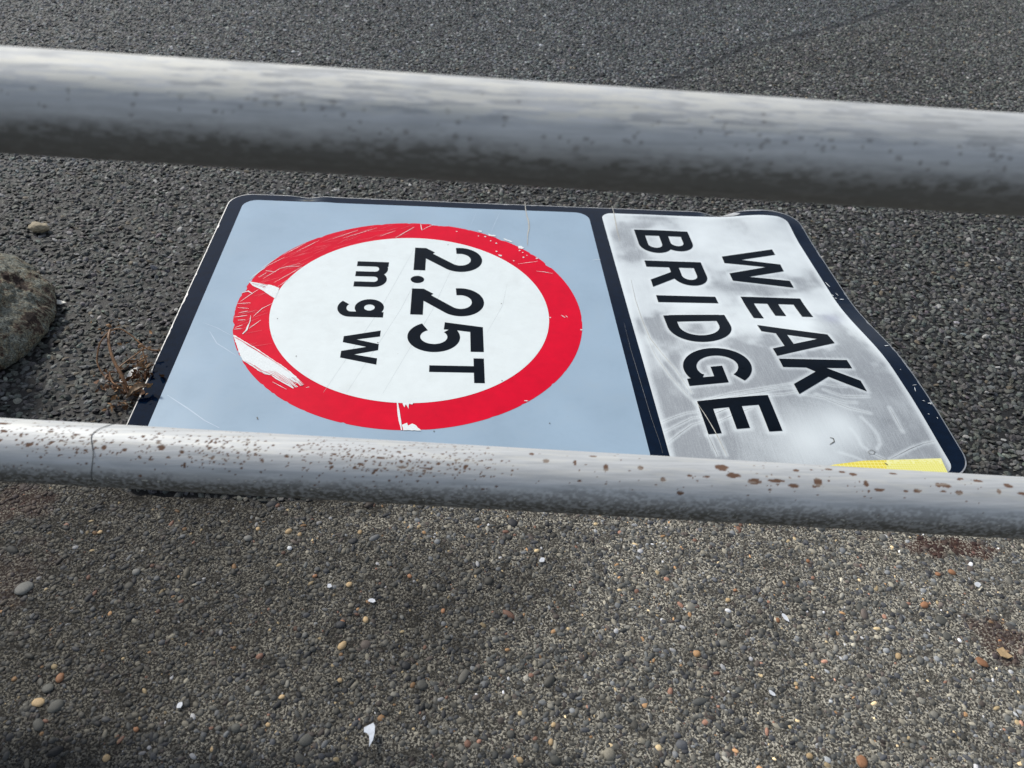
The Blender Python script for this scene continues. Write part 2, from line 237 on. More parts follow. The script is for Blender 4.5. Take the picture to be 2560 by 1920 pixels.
def asphalt_col(P, base):
    s = crack_side(P)
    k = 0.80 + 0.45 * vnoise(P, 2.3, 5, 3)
    c = base * k[:, None] * (0.80 + 0.36 * Sm((P[:, 1] - .2) / 1.2))[:, None]  # lighter with distance: the far sheen is painted into the tint
    brown = Sm((s + 0.02) / 0.1)[:, None]
    c = c * (1 - brown * np.array([0.02, 0.06, 0.12]))
    c = c * (1 - 0.5 * np.exp(-(s / 0.014) ** 2))[:, None]
    return c
xs = np.concatenate([np.linspace(-30, -3, 10), np.linspace(-2.6, 4.5, 180), np.linspace(5, 30, 10)])
ys = np.concatenate([np.linspace(0, 3.8, 100) + 0.0, np.linspace(4.2, 40, 14)])
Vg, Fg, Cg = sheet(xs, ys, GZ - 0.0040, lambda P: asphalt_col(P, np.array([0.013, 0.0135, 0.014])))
# first row follows the edge of the concrete
yy = Vg[:, 1]; bx = bnd(Vg[:, 0]) - 0.03
Vg[:, 1] = np.where(yy < 3.8, bx + (3.8 - bx) * yy / 3.8, yy)

def chips(x0, x1, y0, y1, sp, s0, s1, tmpl, cond):
    nx, ny = int((x1 - x0) / sp), int((y1 - y0) / sp)
    X, Y = np.meshgrid(np.arange(nx), np.arange(ny), indexing='ij')
    P = np.c_[X.ravel() * sp + x0 + (Y.ravel() % 2) * sp * 0.5, Y.ravel() * sp + y0] + rng.uniform(-0.46, 0.46, (nx * ny, 2)) * sp
    P = P[cond(P)]
    cs = crack_side(P)
    P = P[(np.abs(cs) > 0.010) | (rng.random(len(P)) < 0.25)]
    n = len(P)
    size = rng.uniform(s0, s1, n) * np.where(rng.random(n) < 0.2, 0.6, 1.0)
    val = np.exp(rng.normal(0, 0.40, n))
    c = np.array([0.088, 0.094, 0.095])[None] * val[:, None] * (1 + rng.normal(0, 0.05, (n, 3)))
    q = rng.random(n)
    c[q < 0.016] = np.array([0.30, 0.31, 0.32]) * rng.uniform(0.6, 1.5, (int((q < 0.016).sum()), 1))
    mm = (q > 0.012) & (q < 0.03); c[mm] = np.array([0.15, 0.13, 0.10]) * rng.uniform(0.5, 1.3, (int(mm.sum()), 1))
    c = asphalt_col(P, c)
    return scatter(P, size, rng.uniform(1.0, 1.4, n), rng.uniform(0, 6.28, n), rng.normal(0, 0.30, (n, 2)), rng.uniform(0.40, 0.75, n),
                   GZ - 0.0045 + rng.normal(0, 0.0010, n), tmpl, c)
T_near = stone_templates(20, 2, 0.20, 3); T_far = stone_templates(10, 1, 0.22, 4)
def near(P): return (P[:, 1] > bnd(P[:, 0]) + 0.004) & (P[:, 1] < 0.75) & (P[:, 0] > -1.15 - 0.2 * P[:, 1]) & ~((np.abs(P[:, 0] - 0.2) < 0.5) & (np.abs(P[:, 1]) < 0.33))
def far(P): return (P[:, 1] >= 0.75) & (P[:, 0] > -0.75 - 0.62 * P[:, 1]) & (P[:, 0] < 0.9 + 0.88 * P[:, 1])
A = chips(-1.4, 1.75, -0.5, 0.75, 0.0082, 0.0036, 0.0062, T_near, near)
B = chips(-2.8, 4.0, 0.75, 3.2, 0.0082, 0.0038, 0.0062, T_far, far)
off1 = len(Vg); off2 = off1 + len(A[0])
me = np_mesh('road', np.concatenate([Vg, A[0], B[0]]), [Fg, A[1] + off1, B[1] + off2], {'tint': np.concatenate([Cg, A[2], B[2]])})
link('road', me, M_tar, kind='structure', label='dark grey coarse asphalt with a seam running off to the upper right')

# ---- concrete footway with exposed aggregate
ST = DATA['stains']
def stain(P):
    out = np.zeros(len(P))
    for (x, y), (rx, ry), a in zip(ST, [(0.040, 0.014), (0.035, 0.016), (0.032, 0.034), (0.05, 0.05), (0.05, 0.03), (0.0, 0.0)], [1, 1, 0.75, 0.45, 0.7, 0]):
        if rx == 0: continue
        d = ((P[:, 0] - x) / rx) ** 2 + ((P[:, 1] - y) / ry) ** 2
        d = d + (vnoise(P, 60, 3, 3) - 0.5) * 3.2
        out = np.maximum(out, a * Sm((1.5 - d) / 0.9))
    return out
def conc_shade(P):
    """shade painted into the tint: dark at left and by the asphalt, pale right"""
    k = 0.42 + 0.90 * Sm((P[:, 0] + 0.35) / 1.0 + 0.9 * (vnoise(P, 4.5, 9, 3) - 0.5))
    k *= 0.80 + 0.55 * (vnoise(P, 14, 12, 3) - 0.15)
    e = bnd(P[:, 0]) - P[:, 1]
    k *= 0.62 + 0.38 * Sm((e + 0.02 * (vnoise(P, 30, 2, 2) - 0.5)) / 0.05)  # contact shadow of the sign's raised edge, painted along the joint
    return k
def conc_col(P, c):
    s = stain(P)[:, None]
    c = c * conc_shade(P)[:, None]
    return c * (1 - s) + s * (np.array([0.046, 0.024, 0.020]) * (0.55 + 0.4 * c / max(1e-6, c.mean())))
xs = np.concatenate([np.linspace(-30, -2, 8), np.linspace(-1.3, 1.7, 420), np.linspace(2.3, 30, 8)])
ys = np.concatenate([np.linspace(-20, -1.6, 6), np.linspace(-1.25, 0, 160)])
Vc, Fc, Cc = sheet(xs, ys, GZ - 0.001, lambda P: P.repeat(2, 1)[:, :3])
t = np.clip((Vc[:, 1] + 1.25) / 1.25, 0, 1)
Vc[:, 1] = np.where(Vc[:, 1] >= -1.25, -1.25 + (bnd(Vc[:, 0]) + 1.25) * t, Vc[:, 1])
Vc[:, 1] += np.where(t > 0.97, (vnoise(Vc[:, :2], 45, 8, 3) - 0.5) * 0.02, 0)
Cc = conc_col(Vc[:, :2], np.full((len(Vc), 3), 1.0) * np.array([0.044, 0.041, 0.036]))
Vc[:, 2] += (vnoise(Vc[:, :2], 40, 21, 2) - 0.5) * 0.001

PAL = np.array([[0.060, 0.062, 0.060], [0.085, 0.082, 0.072], [0.045, 0.047, 0.052], [0.12, 0.115, 0.10], [0.075, 0.062, 0.055],
                [0.19, 0.175, 0.14], [0.34, 0.20, 0.10], [0.40, 0.31, 0.18], [0.42, 0.42, 0.43], [0.22, 0.12, 0.085], [0.13, 0.135, 0.14]])
PW = np.array([0.24, 0.24, 0.17, 0.13, 0.07, 0.09, 0.008, 0.012, 0.008, 0.009, 0.06]); PW /= PW.sum()
def pebbles(n, s0, s1, tmpl, box, mode):
    P = np.c_[rng.uniform(box[0], box[1], n), rng.uniform(box[2], box[3], n)]
    P = P[(P[:, 1] < bnd(P[:, 0]) - 0.002) & (np.hypot(P[:, 0] - DATA['ground']['leaf'][0], P[:, 1] - DATA['ground']['leaf'][1]) > (0.016 if s1 > .0022 else 0))]
    dens = vnoise(P, 9, 31, 3); P = P[rng.random(len(P)) < 0.35 + 1.3 * dens]
    n = len(P)
    size = s0 + (s1 - s0) * rng.random(n) ** 2.2
    c = PAL[rng.choice(len(PAL), n, p=PW)] * np.exp(rng.normal(0, 0.36, n))[:, None]
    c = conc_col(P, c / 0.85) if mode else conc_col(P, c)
    sink = rng.uniform(0.05, 0.55, n)
    flat = rng.uniform(0.35, 0.7, n)
    return scatter(P, size, 1 + 0.5 * rng.random(n) ** 1.5, rng.uniform(0, 6.28, n), rng.normal(0, 0.10, (n, 2)), flat, GZ - 0.001 - size * flat * sink, tmpl, c)
T_round = stone_templates(24, 2, 0.10, 11); T_small = stone_templates(10, 1, 0.14, 12)
box = (-0.85, 1.15, -1.05, -0.33)
P1 = pebbles(74000, 0.0008, 0.0021, T_small, box, 1)
P2 = pebbles(40000, 0.0016, 0.0043, T_round, box, 1)
P3 = pebbles(380, 0.0040, 0.0075, T_round, box, 1)
BS = DATA['bigstones']
CB = [(0.10, 0.10, 0.09), (0.50, 0.36, 0.20), (0.34, 0.17, 0.09), (0.17, 0.17, 0.16), (0.62, 0.64, 0.66)]
PB = np.array([[b[0], b[1]] for b in BS]); nb = len(PB)
dist = np.sqrt(((np.c_[PB, np.full(nb, GZ)] - np.array(CAM)) ** 2).sum(1))
sb = np.array([b[2] for b in BS]) * 0.43 * dist / 1923
P4 = scatter(PB, sb, rng.uniform(1.0, 1.22, nb), rng.uniform(0, 6.28, nb), rng.normal(0, 0.08, (nb, 2)), np.where(sb > .0055, .28, .5), np.full(nb, GZ - 0.0002), T_round, np.array([CB[b[3]] for b in BS]) * rng.uniform(0.65, 0.95, (nb, 1)))
parts = [P1, P2, P3, P4]; o = len(Vc); VV = [Vc]; FF = [Fc]; CC = [Cc]; MI = [np.zeros(len(Fc))]; SM = [np.zeros(len(Fc), bool)]
for i, p in enumerate(parts):
    VV.append(p[0]); FF.append(p[1] + o); CC.append(p[2]); o += len(p[0]); MI.append(np.ones(len(p[1]))); SM.append(np.full(len(p[1]), i > 0))
me = np_mesh('footway', np.concatenate(VV), FF, {'tint': np.concatenate(CC)}, smooth=np.concatenate(SM), mat_idx=np.concatenate(MI))
link('pavement', me, [M_mortar, M_peb], kind='structure', label='weathered concrete with brown and grey pebbles showing through')

# ------------------------------------------------------------------ the sign: shape of the bent sheet
def Hs(u, v):
    h = .027 * Sm((.08 - v) / .25) * Sm((u - .36) / .26) * (1 - .3 * Sm((-.22 - v) / .2))
    h = h + .010 * np.exp(-((u - .75) / .07) ** 2) * Sm((v - .27) / .10)
    h = h - .012 * np.exp(-((u - .66) / .03) ** 2) * Sm((v - .372) / .02)
    h = h - .004 * np.exp(-((u + .235) / .022) ** 2) * Sm((v - .372) / .02)
    h = h + .0012 * np.exp(-((u + .20) / .02) ** 2) * Sm((v - .33) / .05)
    # small dents
    for (a, b, r, k) in ((.735, -.30, .012, -.0012), (.775, -.335, .01, -.001), (.68, -.235, .03, -.0012), (.455, -.25, .02, -.0012),
                         (.50, .33, .04, .0010), (.70, .30, .05, -.0012), (.43, .0, .03, -.0012), (.60, -.02, .05, .0010), (.76, .12, .02, -.0012)):
        h = h + k * np.exp(-((u - a) ** 2 + (v - b) ** 2) / r ** 2)
    h = h + .0016 * (vnoise(np.c_[np.ravel(u), np.ravel(v)], 6, 44, 2).reshape(np.shape(u)) - .5)
    return h

sign = empty('road_sign', (0.22, 0, GZ), label='bent weak bridge road sign with red ring, lying flat on the road', category='road sign')
SM_ = sign.matrix_world
def to_local(V): return V - np.array([0.22, 0, GZ])

def rounded_snap(U, Vv, u0, u1, v0, v1, r):
    """snap points of a grid that fall outside a rounded rectangle onto its outline"""
    cx = np.clip(U, u0 + r, u1 - r); cy = np.clip(Vv, v0 + r, v1 - r)
    dx, dy = U - cx, Vv - cy; d = np.hypot(dx, dy)
    corner = (np.abs(dx) > 0) & (np.abs(dy) > 0) & (d > r)
    k = np.where(corner, r / np.maximum(d, 1e-9), 1)
    return cx + dx * k, cy + dy * k

def panel(name, u0, u1, v0, v1, r, step, z, m, colors=None, jag=0.0, solid=0.0, **props):
    nu, nv = int((u1 - u0) / step) + 2, int((v1 - v0) / step) + 2
    U, V = np.meshgrid(np.linspace(u0, u1, nu), np.linspace(v0, v1, nv), indexing='ij')
    U, V = rounded_snap(U, V, u0, u1, v0, v1, r)
    if jag:
        e = np.zeros(U.shape, bool); e[[0, -1], :] = True; e[:, [0, -1]] = True
        nz = np.maximum(0, vnoise(np.c_[U.ravel() * 1.0, V.ravel()], 55, 6, 3).reshape(U.shape) - 0.58) * jag * 7
        cx, cy = (u0 + u1) / 2, (v0 + v1) / 2
        U = np.where(e & (np.abs(U - cx) > (u1 - u0) / 2 - 0.02), U - np.sign(U - cx) * nz, U)
        V = np.where(e & (np.abs(V - cy) > (v1 - v0) / 2 - 0.02), V - np.sign(V - cy) * nz, V)
    u, v = U.ravel(), V.ravel()
    P = np.c_[u, v, Hs(u, v) + z]
    F = grid_faces(nu, nv); n = len(P)
    if solid:
        Q = P.copy(); Q[:, 2] -= solid
        ring = np.concatenate([np.arange(nv - 1), np.arange(nv - 1, nu * nv - 1, nv), (nu - 1) * nv + np.arange(nv - 1, 0, -1), np.arange((nu - 1) * nv, 0, -nv)])
        r2 = np.roll(ring, -1)
        side = np.stack([ring, r2, r2 + n, ring + n], 1)
        P = np.concatenate([P, Q]); F = [F, F[:, ::-1] + n, side]
    cols = None
    if colors is not None: cols = {k: f(P[:, :2]) for k, f in colors.items()}
    me = np_mesh(name, to_local(P), F, cols, smooth=True)
    # drop the zero-area faces in the corners
    bm = bmesh.new(); bm.from_mesh(me); bmesh.ops.dissolve_degenerate(bm, dist=1e-6, edges=bm.edges); bm.to_mesh(me); bm.free()
    return link(name, me, m, sign, **props)

def polar(name, r0, r1, z, m, rag=0.0, **props):
    nt = 400; rs = np.linspace(max(r0, 0.0005), r1, max(3, int((r1 - r0) / 0.006)))
    T = np.arange(nt) / nt * 2 * np.pi
    Rr, Tt = np.meshgrid(rs, T, indexing='ij')
    if rag:
        nz = np.maximum(0, vnoise(np.c_[np.cos(T), np.sin(T)], 22, 15, 3) - 0.60) * rag * 6
        edge = (np.arange(len(rs)) == len(rs) - 1)[:, None]
        Rr = Rr - edge * nz[None, :]
    u, v = (Rr * np.cos(Tt)).ravel(), (Rr * np.sin(Tt)).ravel()
    P = np.c_[u, v, Hs(u, v) + z]
    me = np_mesh(name, to_local(P), grid_faces(len(rs), nt, True)[:, ::-1], None, smooth=True)
    return link(name, me, m, sign, **props)

def stroke(path, wd, closed=False):
    """mitred strip quads along a polyline"""
    p = np.array(path, float)
    keep_ = np.r_[True, np.linalg.norm(np.diff(p, axis=0), axis=1) > 1e-6]; wd = wd if np.isscalar(wd) else np.array(wd)[keep_]
    p = p[keep_]; n = len(p)
    d = np.roll(p, -1, 0) - p
    if not closed: d[-1] = d[-2]
    d /= np.linalg.norm(d, axis=1)[:, None]
    nrm = np.c_[-d[:, 1], d[:, 0]]
    prev = np.roll(nrm, 1, 0)
    if not closed: prev[0] = nrm[0]
    m = nrm + prev; m /= np.linalg.norm(m, axis=1)[:, None]
    k = np.minimum(1 / np.maximum((m * nrm).sum(1), 0.3), 2.5)
    wdv = np.full(n, wd) if np.isscalar(wd) else np.array(wd)
    A_, B_ = p + m * (k * wdv / 2)[:, None], p - m * (k * wdv / 2)[:, None]
    q = []
    for i in range(n if closed else n - 1):
        j = (i + 1) % n
        q.append([tuple(A_[i]), tuple(A_[j]), tuple(B_[j]), tuple(B_[i])])
    return q
def arc(cx, cy, rx, ry, a0, a1, n=22):
    return [(cx + rx * math.cos(R_(a)), cy + ry * math.sin(R_(a))) for a in np.linspace(a0, a1, n)]
def rect(s0, t0, s1, t1): return [[(s0, t0), (s1, t0), (s1, t1), (s0, t1)]]

def resample(poly, step):
    out = []
    for a, b in zip(poly, poly[1:] + poly[:1]):
        k = max(1, int(math.dist(a, b) / step))
        out += [(a[0] + (b[0] - a[0]) * i / k, a[1] + (b[1] - a[1]) * i / k) for i in range(k)]
    return out

def flat(name, polys, z, m, parent=sign, step=0.01, **props):
    """union of 2D polygons (in sheet coordinates u, v) laid on the bent sheet"""
    vs, fs = [], []
    for p in polys:
        p = list(p); ar = sum(a[0] * c[1] - c[0] * a[1] for a, c in zip(p, p[1:] + p[:1]))
        if abs(ar) < 1e-10: continue
        if ar < 0: p = p[::-1]
        q = resample(p, step); b = len(vs); vs += [Vector(x) for x in q]; fs.append(list(range(b, b + len(q))))
    us = [v.x for v in vs]; ws = [v.y for v in vs]
    for x in np.arange(min(us), max(us), step):
        for y in np.arange(min(ws), max(ws), step): vs.append(Vector((x + 0.00013, y + 0.00017)))
    ov, oe, of, _, _, orf = delaunay_2d_cdt(vs, [], fs, 0, 1e-7, True)
    keep = [f for f, o_ in zip(of, orf) if len(o_)]
    V = np.array([v[:] for v in ov]); V3 = np.c_[V, Hs(V[:, 0], V[:, 1]) + z]
    used = sorted({i for f in keep for i in f}); mp = {a: b for b, a in enumerate(used)}
    F = []
    for f in keep:
        g = [mp[i] for i in f]
        a, b, c = V[f[0]], V[f[1]], V[f[2]]
        if (b[0] - a[0]) * (c[1] - a[1]) - (b[1] - a[1]) * (c[0] - a[0]) < 0: g = g[::-1]
        F.append(g)
    me = bpy.data.meshes.new(name); me.from_pydata([tuple(x) for x in to_local(V3[used])], [], F); me.update()
    for p in me.polygons: p.use_smooth = True
    return link(name, me, m, parent, **props)

# lettering in reading coordinates (s to the right of the text, t up) -> sheet (u = t, v = -s)
def txt(polys): return [[(t_, -s_) for s_, t_ in p] for p in polys]
SW = 0.0208
L_B = rect(-.306, .450, -.284, .565) + stroke([(-.296, .460), (-.252, .460)] + arc(-.2505, .4845, .0235, .0245, -90, 90) + [(-.252, .509), (-.296, .509)], .0195) \
    + stroke([(-.296, .509), (-.262, .509)] + arc(-.2585, .5322, .0225, .0232, -90, 90) + [(-.262, .5554), (-.296, .5554)], .0195)
L_R = rect(-.1865, .450, -.1645, .565) + stroke([(-.176, .5055), (-.141, .5055)] + arc(-.1365, .5304, .0245, .0249, -90, 90) + [(-.141, .5553), (-.176, .5553)], .0195) \
    + [[(-.153, .505), (-.128, .503), (-.0945, .450), (-.119, .450)]]
L_I = rect(-.0665, .450, -.0445, .564)
L_D = stroke([(.0085, .4605), (.0085, .5525)], .0215) + stroke([(-.0015, .5525), (.034, .5525)] + arc(.034, .5065, .0425, .046, 90, -90, 30) + [(-.0015, .4605)], .0205)
L_G = stroke(arc(.1575, .5055, .0400, .0440, 38, 305, 50) + [(.1835, .4745)], .0215) + rect(.1810, .451, .1985, .513) + rect(.1570, .4945, .1985, .5135)
L_E = rect(.2345, .455, .2545, .565) + rect(.24, .545, .311, .565) + rect(.24, .499, .301, .519) + rect(.24, .455, .307, .475)
L_W = [[(-.247, .732), (-.211, .615), (-.187, .614), (-.177, .698), (-.149, .614), (-.124, .614), (-.106, .731), (-.1295, .731), (-.139, .650), (-.164, .730), (-.189, .731), (-.201, .652), (-.226, .732)]]
L_E2 = rect(-.0695, .614, -.0475, .731) + rect(-.06, .710, -.003, .731) + rect(-.06, .659, -.0035, .680) + rect(-.06, .614, .009, .633)
L_A = [[(.036, .611), (.058, .611), (.080, .705), (.080, .730), (.063, .730)], [(.116, .611), (.138, .611), (.093, .730), (.080, .730), (.080, .705)],
       [(.060, .635), (.110, .635), (.104, .654), (.064, .654)]]
L_K = rect(.146, .611, .168, .729) + [[(.160, .672), (.199, .731), (.225, .731), (.190, .680), (.234, .616), (.210, .615), (.178, .663), (.160, .640)]]
def two(ds): return stroke([(-.1990 + ds, .077)] + arc(-.1675 + ds, .0845, .0320, .0315, 178, -38, 34) + [(-.1885 + ds, .012)], .0220) + rect(-.2055 + ds, -.003, -.126 + ds, .019) \
    + [[(-.2055 + ds, .018), (-.1915 + ds, .005), (-.170 + ds, .019), (-.1905 + ds, .036)]]
L_2 = two(0) ; L_2b = two(.140)
L_dot = [arc(-.095, .0055, .0120, .0125, 0, 345, 24)]
L_5 = [[(.0455, .123), (.1140, .123), (.1140, .101), (.0600, .101), (.0555, .074), (.0545, .056), (.0340, .0575)]] + stroke(arc(.0755, .0395, .0305, .0335, 132, -152, 40), .0215)
L_T = rect(.151, .034, .1675, .120) + rect(.131, .1055, .1925, .1225)
L_m = rect(-.1500, -.1085, -.1335, -.050) + stroke([(-.1415, -.0745)] + arc(-.1250, -.0735, .0168, .0150, 180, 0, 18) + [(-.1078, -.1085)], .0165) + stroke([(-.1078, -.0745)] + arc(-.0912, -.0735, .0168, .0150, 180, 0, 18) + [(-.0744, -.1085)], .0165)
L_g = stroke(arc(-.0030, -.0745, .0170, .0172, 0, 350, 36), .0160, True) + stroke([(.0175, -.049), (.0175, -.1040)] + arc(-.0015, -.1060, .0190, .0155, 0, -140, 20), .0155)
L_w = [[(.062, -.050), (.080, -.1095), (.096, -.1095), (.107, -.070), (.119, -.1095), (.136, -.1095), (.152, -.0505), (.136, -.0505), (.1275, -.088), (.115, -.0505), (.099, -.0505), (.088, -.088), (.0785, -.050)]]

# ---- sign materials
def surf(name, base, rough, metal=0.0, spec=0.5, nscale=60, amt=0.06, coat=0.0, specks=None):
    m, n, l, b = mat(name, base, rough, metal, spec)
    tcn = N(n, 'ShaderNodeTexCoord'); nz = N(n, 'ShaderNodeTexNoise', Scale=nscale, Detail=6.0, Roughness=0.65); l.new(tcn.outputs['Object'], nz.inputs[0])
    lo = tuple(c * (1 - amt) for c in base); hi = tuple(min(1, c * (1 + amt)) for c in base)
    rp = ramp(n, [(0.3, lo), (0.7, hi)]); l.new(nz.outputs['Fac'], rp.inputs[0]); oc = rp.outputs[0]
    if specks:
        for sc_, lo_, hi_, am_ in ((330, .69, .74, .7), (28, .50, .75, .22)):
            ns = N(n, 'ShaderNodeTexNoise', Scale=float(sc_), Detail=3.0, Roughness=.6); l.new(tcn.outputs['Object'], ns.inputs[0])
            rs = ramp(n, [(lo_, (0, 0, 0)), (hi_, (am_,) * 3)]); l.new(ns.outputs['Fac'], rs.inputs[0])
            ms = N(n, 'ShaderNodeMix', data_type='RGBA'); ms.inputs['B'].default_value = (*specks, 1); l.new(rs.outputs[0], ms.inputs['Factor']); l.new(oc, ms.inputs['A']); oc = ms.outputs['Result']
    l.new(oc, b.inputs['Base Color'])
    r2 = N(n, 'ShaderNodeMapRange'); r2.inputs['To Min'].default_value = rough * 0.8; r2.inputs['To Max'].default_value = rough * 1.3
    n2 = N(n, 'ShaderNodeTexNoise', Scale=14.0, Detail=5.0); l.new(tcn.outputs['Object'], n2.inputs[0]); l.new(n2.outputs['Fac'], r2.inputs['Value']); l.new(r2.outputs[0], b.inputs['Roughness'])
    if coat: b.inputs['Coat Weight'].default_value = coat; b.inputs['Coat Roughness'].default_value = 0.08
    return m
M_alu = surf('bare_aluminium', (0.52, 0.52, 0.52), 0.45, 0.7, nscale=200, amt=0.25)
M_navy = surf('navy_sheeting', (0.001, 0.006, 0.018), 0.07, spec=0.15, amt=0.3)
M_grey = surf('grey_sheeting', (0.290, 0.390, 0.490), 0.33, spec=0.4, nscale=7, amt=0.09, specks=(.27, .33, .38))
M_red = surf('red_sheeting', (0.60, 0.0005, 0.022), 0.45, spec=0.10, nscale=30, amt=0.09)
M_white = surf('white_sheeting', (0.67, 0.725, 0.73), 0.38, spec=0.4, nscale=40, amt=0.03, specks=(.50, .53, .52))
M_letter = surf('black_sheeting', (0.001, 0.0035, 0.008), 0.40, spec=0.08, amt=0.3)
M_scuff = surf('scuffed_white', (0.66, 0.70, 0.71), 0.6, nscale=500, amt=0.12)
M_crack = surf('cracked_film', (0.42, 0.41, 0.37), 0.6, nscale=300, amt=0.3)
M_line = surf('hairline', (0.17, 0.175, 0.18), 0.6, nscale=300, amt=0.5)
M_dent = surf('dent_edge', (0.10, 0.095, 0.08), 0.6, nscale=200, amt=0.5)

# cloudy reflective film of the word panel: white where it has gone milky, grey where the metal shows through
def outline_pts(polys, step=0.004):
    return np.array([p for q in polys for p in resample(list(q), step)])
lets = txt(L_B) + txt(L_R) + txt(L_I) + txt(L_D) + txt(L_G) + txt(L_E) + txt(L_W) + txt(L_E2) + txt(L_A) + txt(L_K)
OP = outline_pts(lets)
HL = np.array([p for l_, w_ in DATA['hair'] + DATA['crease'] for p in resample(list(map(tuple, l_)), 0.003)[:]])
US = np.array([p for l_ in DATA['ushape'] for p in [tuple(a) for a in l_]])
def polyline_pts(L, step=0.003):
    out = []
    for a, b in zip(L[:-1], L[1:]):
        k = max(1, int(math.dist(a, b) / step)); out += [(a[0] + (b[0] - a[0]) * i / k, a[1] + (b[1] - a[1]) * i / k) for i in range(k)]
    return out
HL = np.array([p for l_, w_ in DATA['hair'] + DATA['crease'][:4] for p in polyline_pts(l_)])
US = np.array([p for l_ in DATA['ushape'] for p in polyline_pts(l_)])
WU0, WU1, WV0, WV1 = .389, .8005, -.393, .374
def mind(P, Q):
    out = np.empty(len(P))
    for i in range(0, len(P), 3000):
        out[i:i + 3000] = np.sqrt(((P[i:i + 3000, None] - Q[None]) ** 2).sum(-1).min(1))
    return out
def film(P):
    u, v = P[:, 0], P[:, 1]
    d = mind(P, OP); de = np.minimum.reduce([u - WU0, WU1 - u, v - WV0 + .02, WV1 - v])
    dh = mind(P, HL); du = mind(P, US)
    n1 = vnoise(P, 13, 61, 4); n2 = vnoise(P, 34, 62, 3)
    g = 0.30 + 0.66 * Sm((-.02 - v) / .22) * 1.0
    g = g + 0.75 * Sm((n1 - .47) / .2) * (0.45 + 0.5 * Sm(.5 - v))
    g = np.clip(g + (n1 - .5) * 0.9, 0, 1)
    # milkier spots
    for (a, b, r) in ((.60, -.33, .06), (.70, -.02, .06), (.51, .05, .03), (.66, -.30, .045)):
        g = g * (1 - 0.8 * np.exp(-((u - a) ** 2 + (v - b) ** 2) / r ** 2))
    halo = (.38 + .62 * Sm((d - .0005) / .010)) * (.3 + .7 * Sm((de - .001) / .013))
    g = g * halo * (0.45 + 0.55 * Sm((dh - .0005) / .006)) * (0.55 + 0.45 * Sm((du - .001) / .004))
    g = g * (0.9 + 0.2 * n2)
    # blue-grey smudge by the K and brushing streaks
    sm = 0.35 * np.exp(-((u - .765) ** 2 / .0004 + (v - .0) ** 2 / .0003))
    return np.clip(np.stack([g, sm, n2], 1), 0, 1)
m, n, l, b = mat('cloudy_film', rough=0.36, spec=0.45)
at = N(n, 'ShaderNodeAttribute', attribute_name='film'); sp = N(n, 'ShaderNodeSeparateColor'); l.new(at.outputs['Color'], sp.inputs[0])
tcn = N(n, 'ShaderNodeTexCoord'); mp = N(n, 'ShaderNodeMapping'); mp.inputs['Scale'].default_value = (900, 25, 1)
mp.inputs['Rotation'].default_value = (0, 0, R_(6))
l.new(tcn.outputs['Object'], mp.inputs[0]); st = N(n, 'ShaderNodeTexNoise', Scale=1.0, Detail=4.0); l.new(mp.outputs[0], st.inputs[0])
st2 = N(n, 'ShaderNodeTexNoise', Scale=700.0, Detail=3.0); l.new(tcn.outputs['Object'], st2.inputs[0])
a1 = N(n, 'ShaderNodeMapRange'); a1.inputs['From Min'].default_value = .35; a1.inputs['From Max'].default_value = .7; a1.inputs['To Min'].default_value = 1.10; a1.inputs['To Max'].default_value = .80
l.new(st.outputs['Fac'], a1.inputs['Value'])
a2 = N(n, 'ShaderNodeMapRange'); a2.inputs['From Min'].default_value = .3; a2.inputs['From Max'].default_value = .7; a2.inputs['To Min'].default_value = 1.2; a2.inputs['To Max'].default_value = .8
l.new(st2.outputs['Fac'], a2.inputs['Value'])
mu = N(n, 'ShaderNodeMath', operation='MULTIPLY'); l.new(sp.outputs[0], mu.inputs[0]); l.new(a1.outputs[0], mu.inputs[1])
mu2 = N(n, 'ShaderNodeMath', operation='MULTIPLY'); mu2.use_clamp = True; l.new(mu.outputs[0], mu2.inputs[0]); l.new(a2.outputs[0], mu2.inputs[1])
mc = N(n, 'ShaderNodeMix', data_type='RGBA'); mc.inputs['A'].default_value = (.69, .745, .765, 1); mc.inputs['B'].default_value = (.30, .32, .34, 1)
l.new(mu2.outputs[0], mc.inputs['Factor'])
mc2 = N(n, 'ShaderNodeMix', data_type='RGBA'); mc2.inputs['B'].default_value = (.35, .37, .52, 1); l.new(sp.outputs[1], mc2.inputs['Factor']); l.new(mc.outputs['Result'], mc2.inputs['A'])
l.new(mc2.outputs['Result'], b.inputs['Base Color'])
mt = N(n, 'ShaderNodeMath', operation='MULTIPLY'); mt.inputs[1].default_value = 0.25; l.new(mu2.outputs[0], mt.inputs[0]); l.new(mt.outputs[0], b.inputs['Metallic'])
M_film = m

# ---- sign parts
panel('back_plate', -.3915, .8310, -.3975, .3975, .046, .006, 0, M_alu, solid=.003, label='thin aluminium sheet with bright worn edge')
panel('dark_border', -.3900, .8290, -.3960, .3955, .045, .004, .0002, M_navy, jag=.0014, label='navy border with chipped edges')
panel('grey_panel', -.3610, .3605, -.3700, .3720, .030, .006, .0004, M_grey)
panel('word_panel', WU0, WU1, WV0, WV1, .024, .0028, .0004, M_film, colors={'film': film}, label='cloudy white panel behind the words')
polar('red_ring', .2395, .3000, .0006, M_red, rag=.004, label='scratched red ring')
polar('white_disc', 0, .2414, .0008, M_white)
ZL = .0010
for nm, pol in (('WEAK', (L_W, L_E2, L_A, L_K)), ('BRIDGE', (L_B, L_R, L_I, L_D, L_G, L_E)), ('2.25T', (L_2, L_dot, L_2b, L_5, L_T)), ('mgw', (L_m, L_g, L_w))):
    for k, p in enumerate(pol):
        if nm == '2.25T': ch = '2.25T'[k]
        else: ch = nm[k]
        flat('letter' if ch.isalpha() else ('full_stop' if ch == '.' else 'digit'), txt(p), ZL, M_letter, label='dark ' + ch + ' of ' + nm)
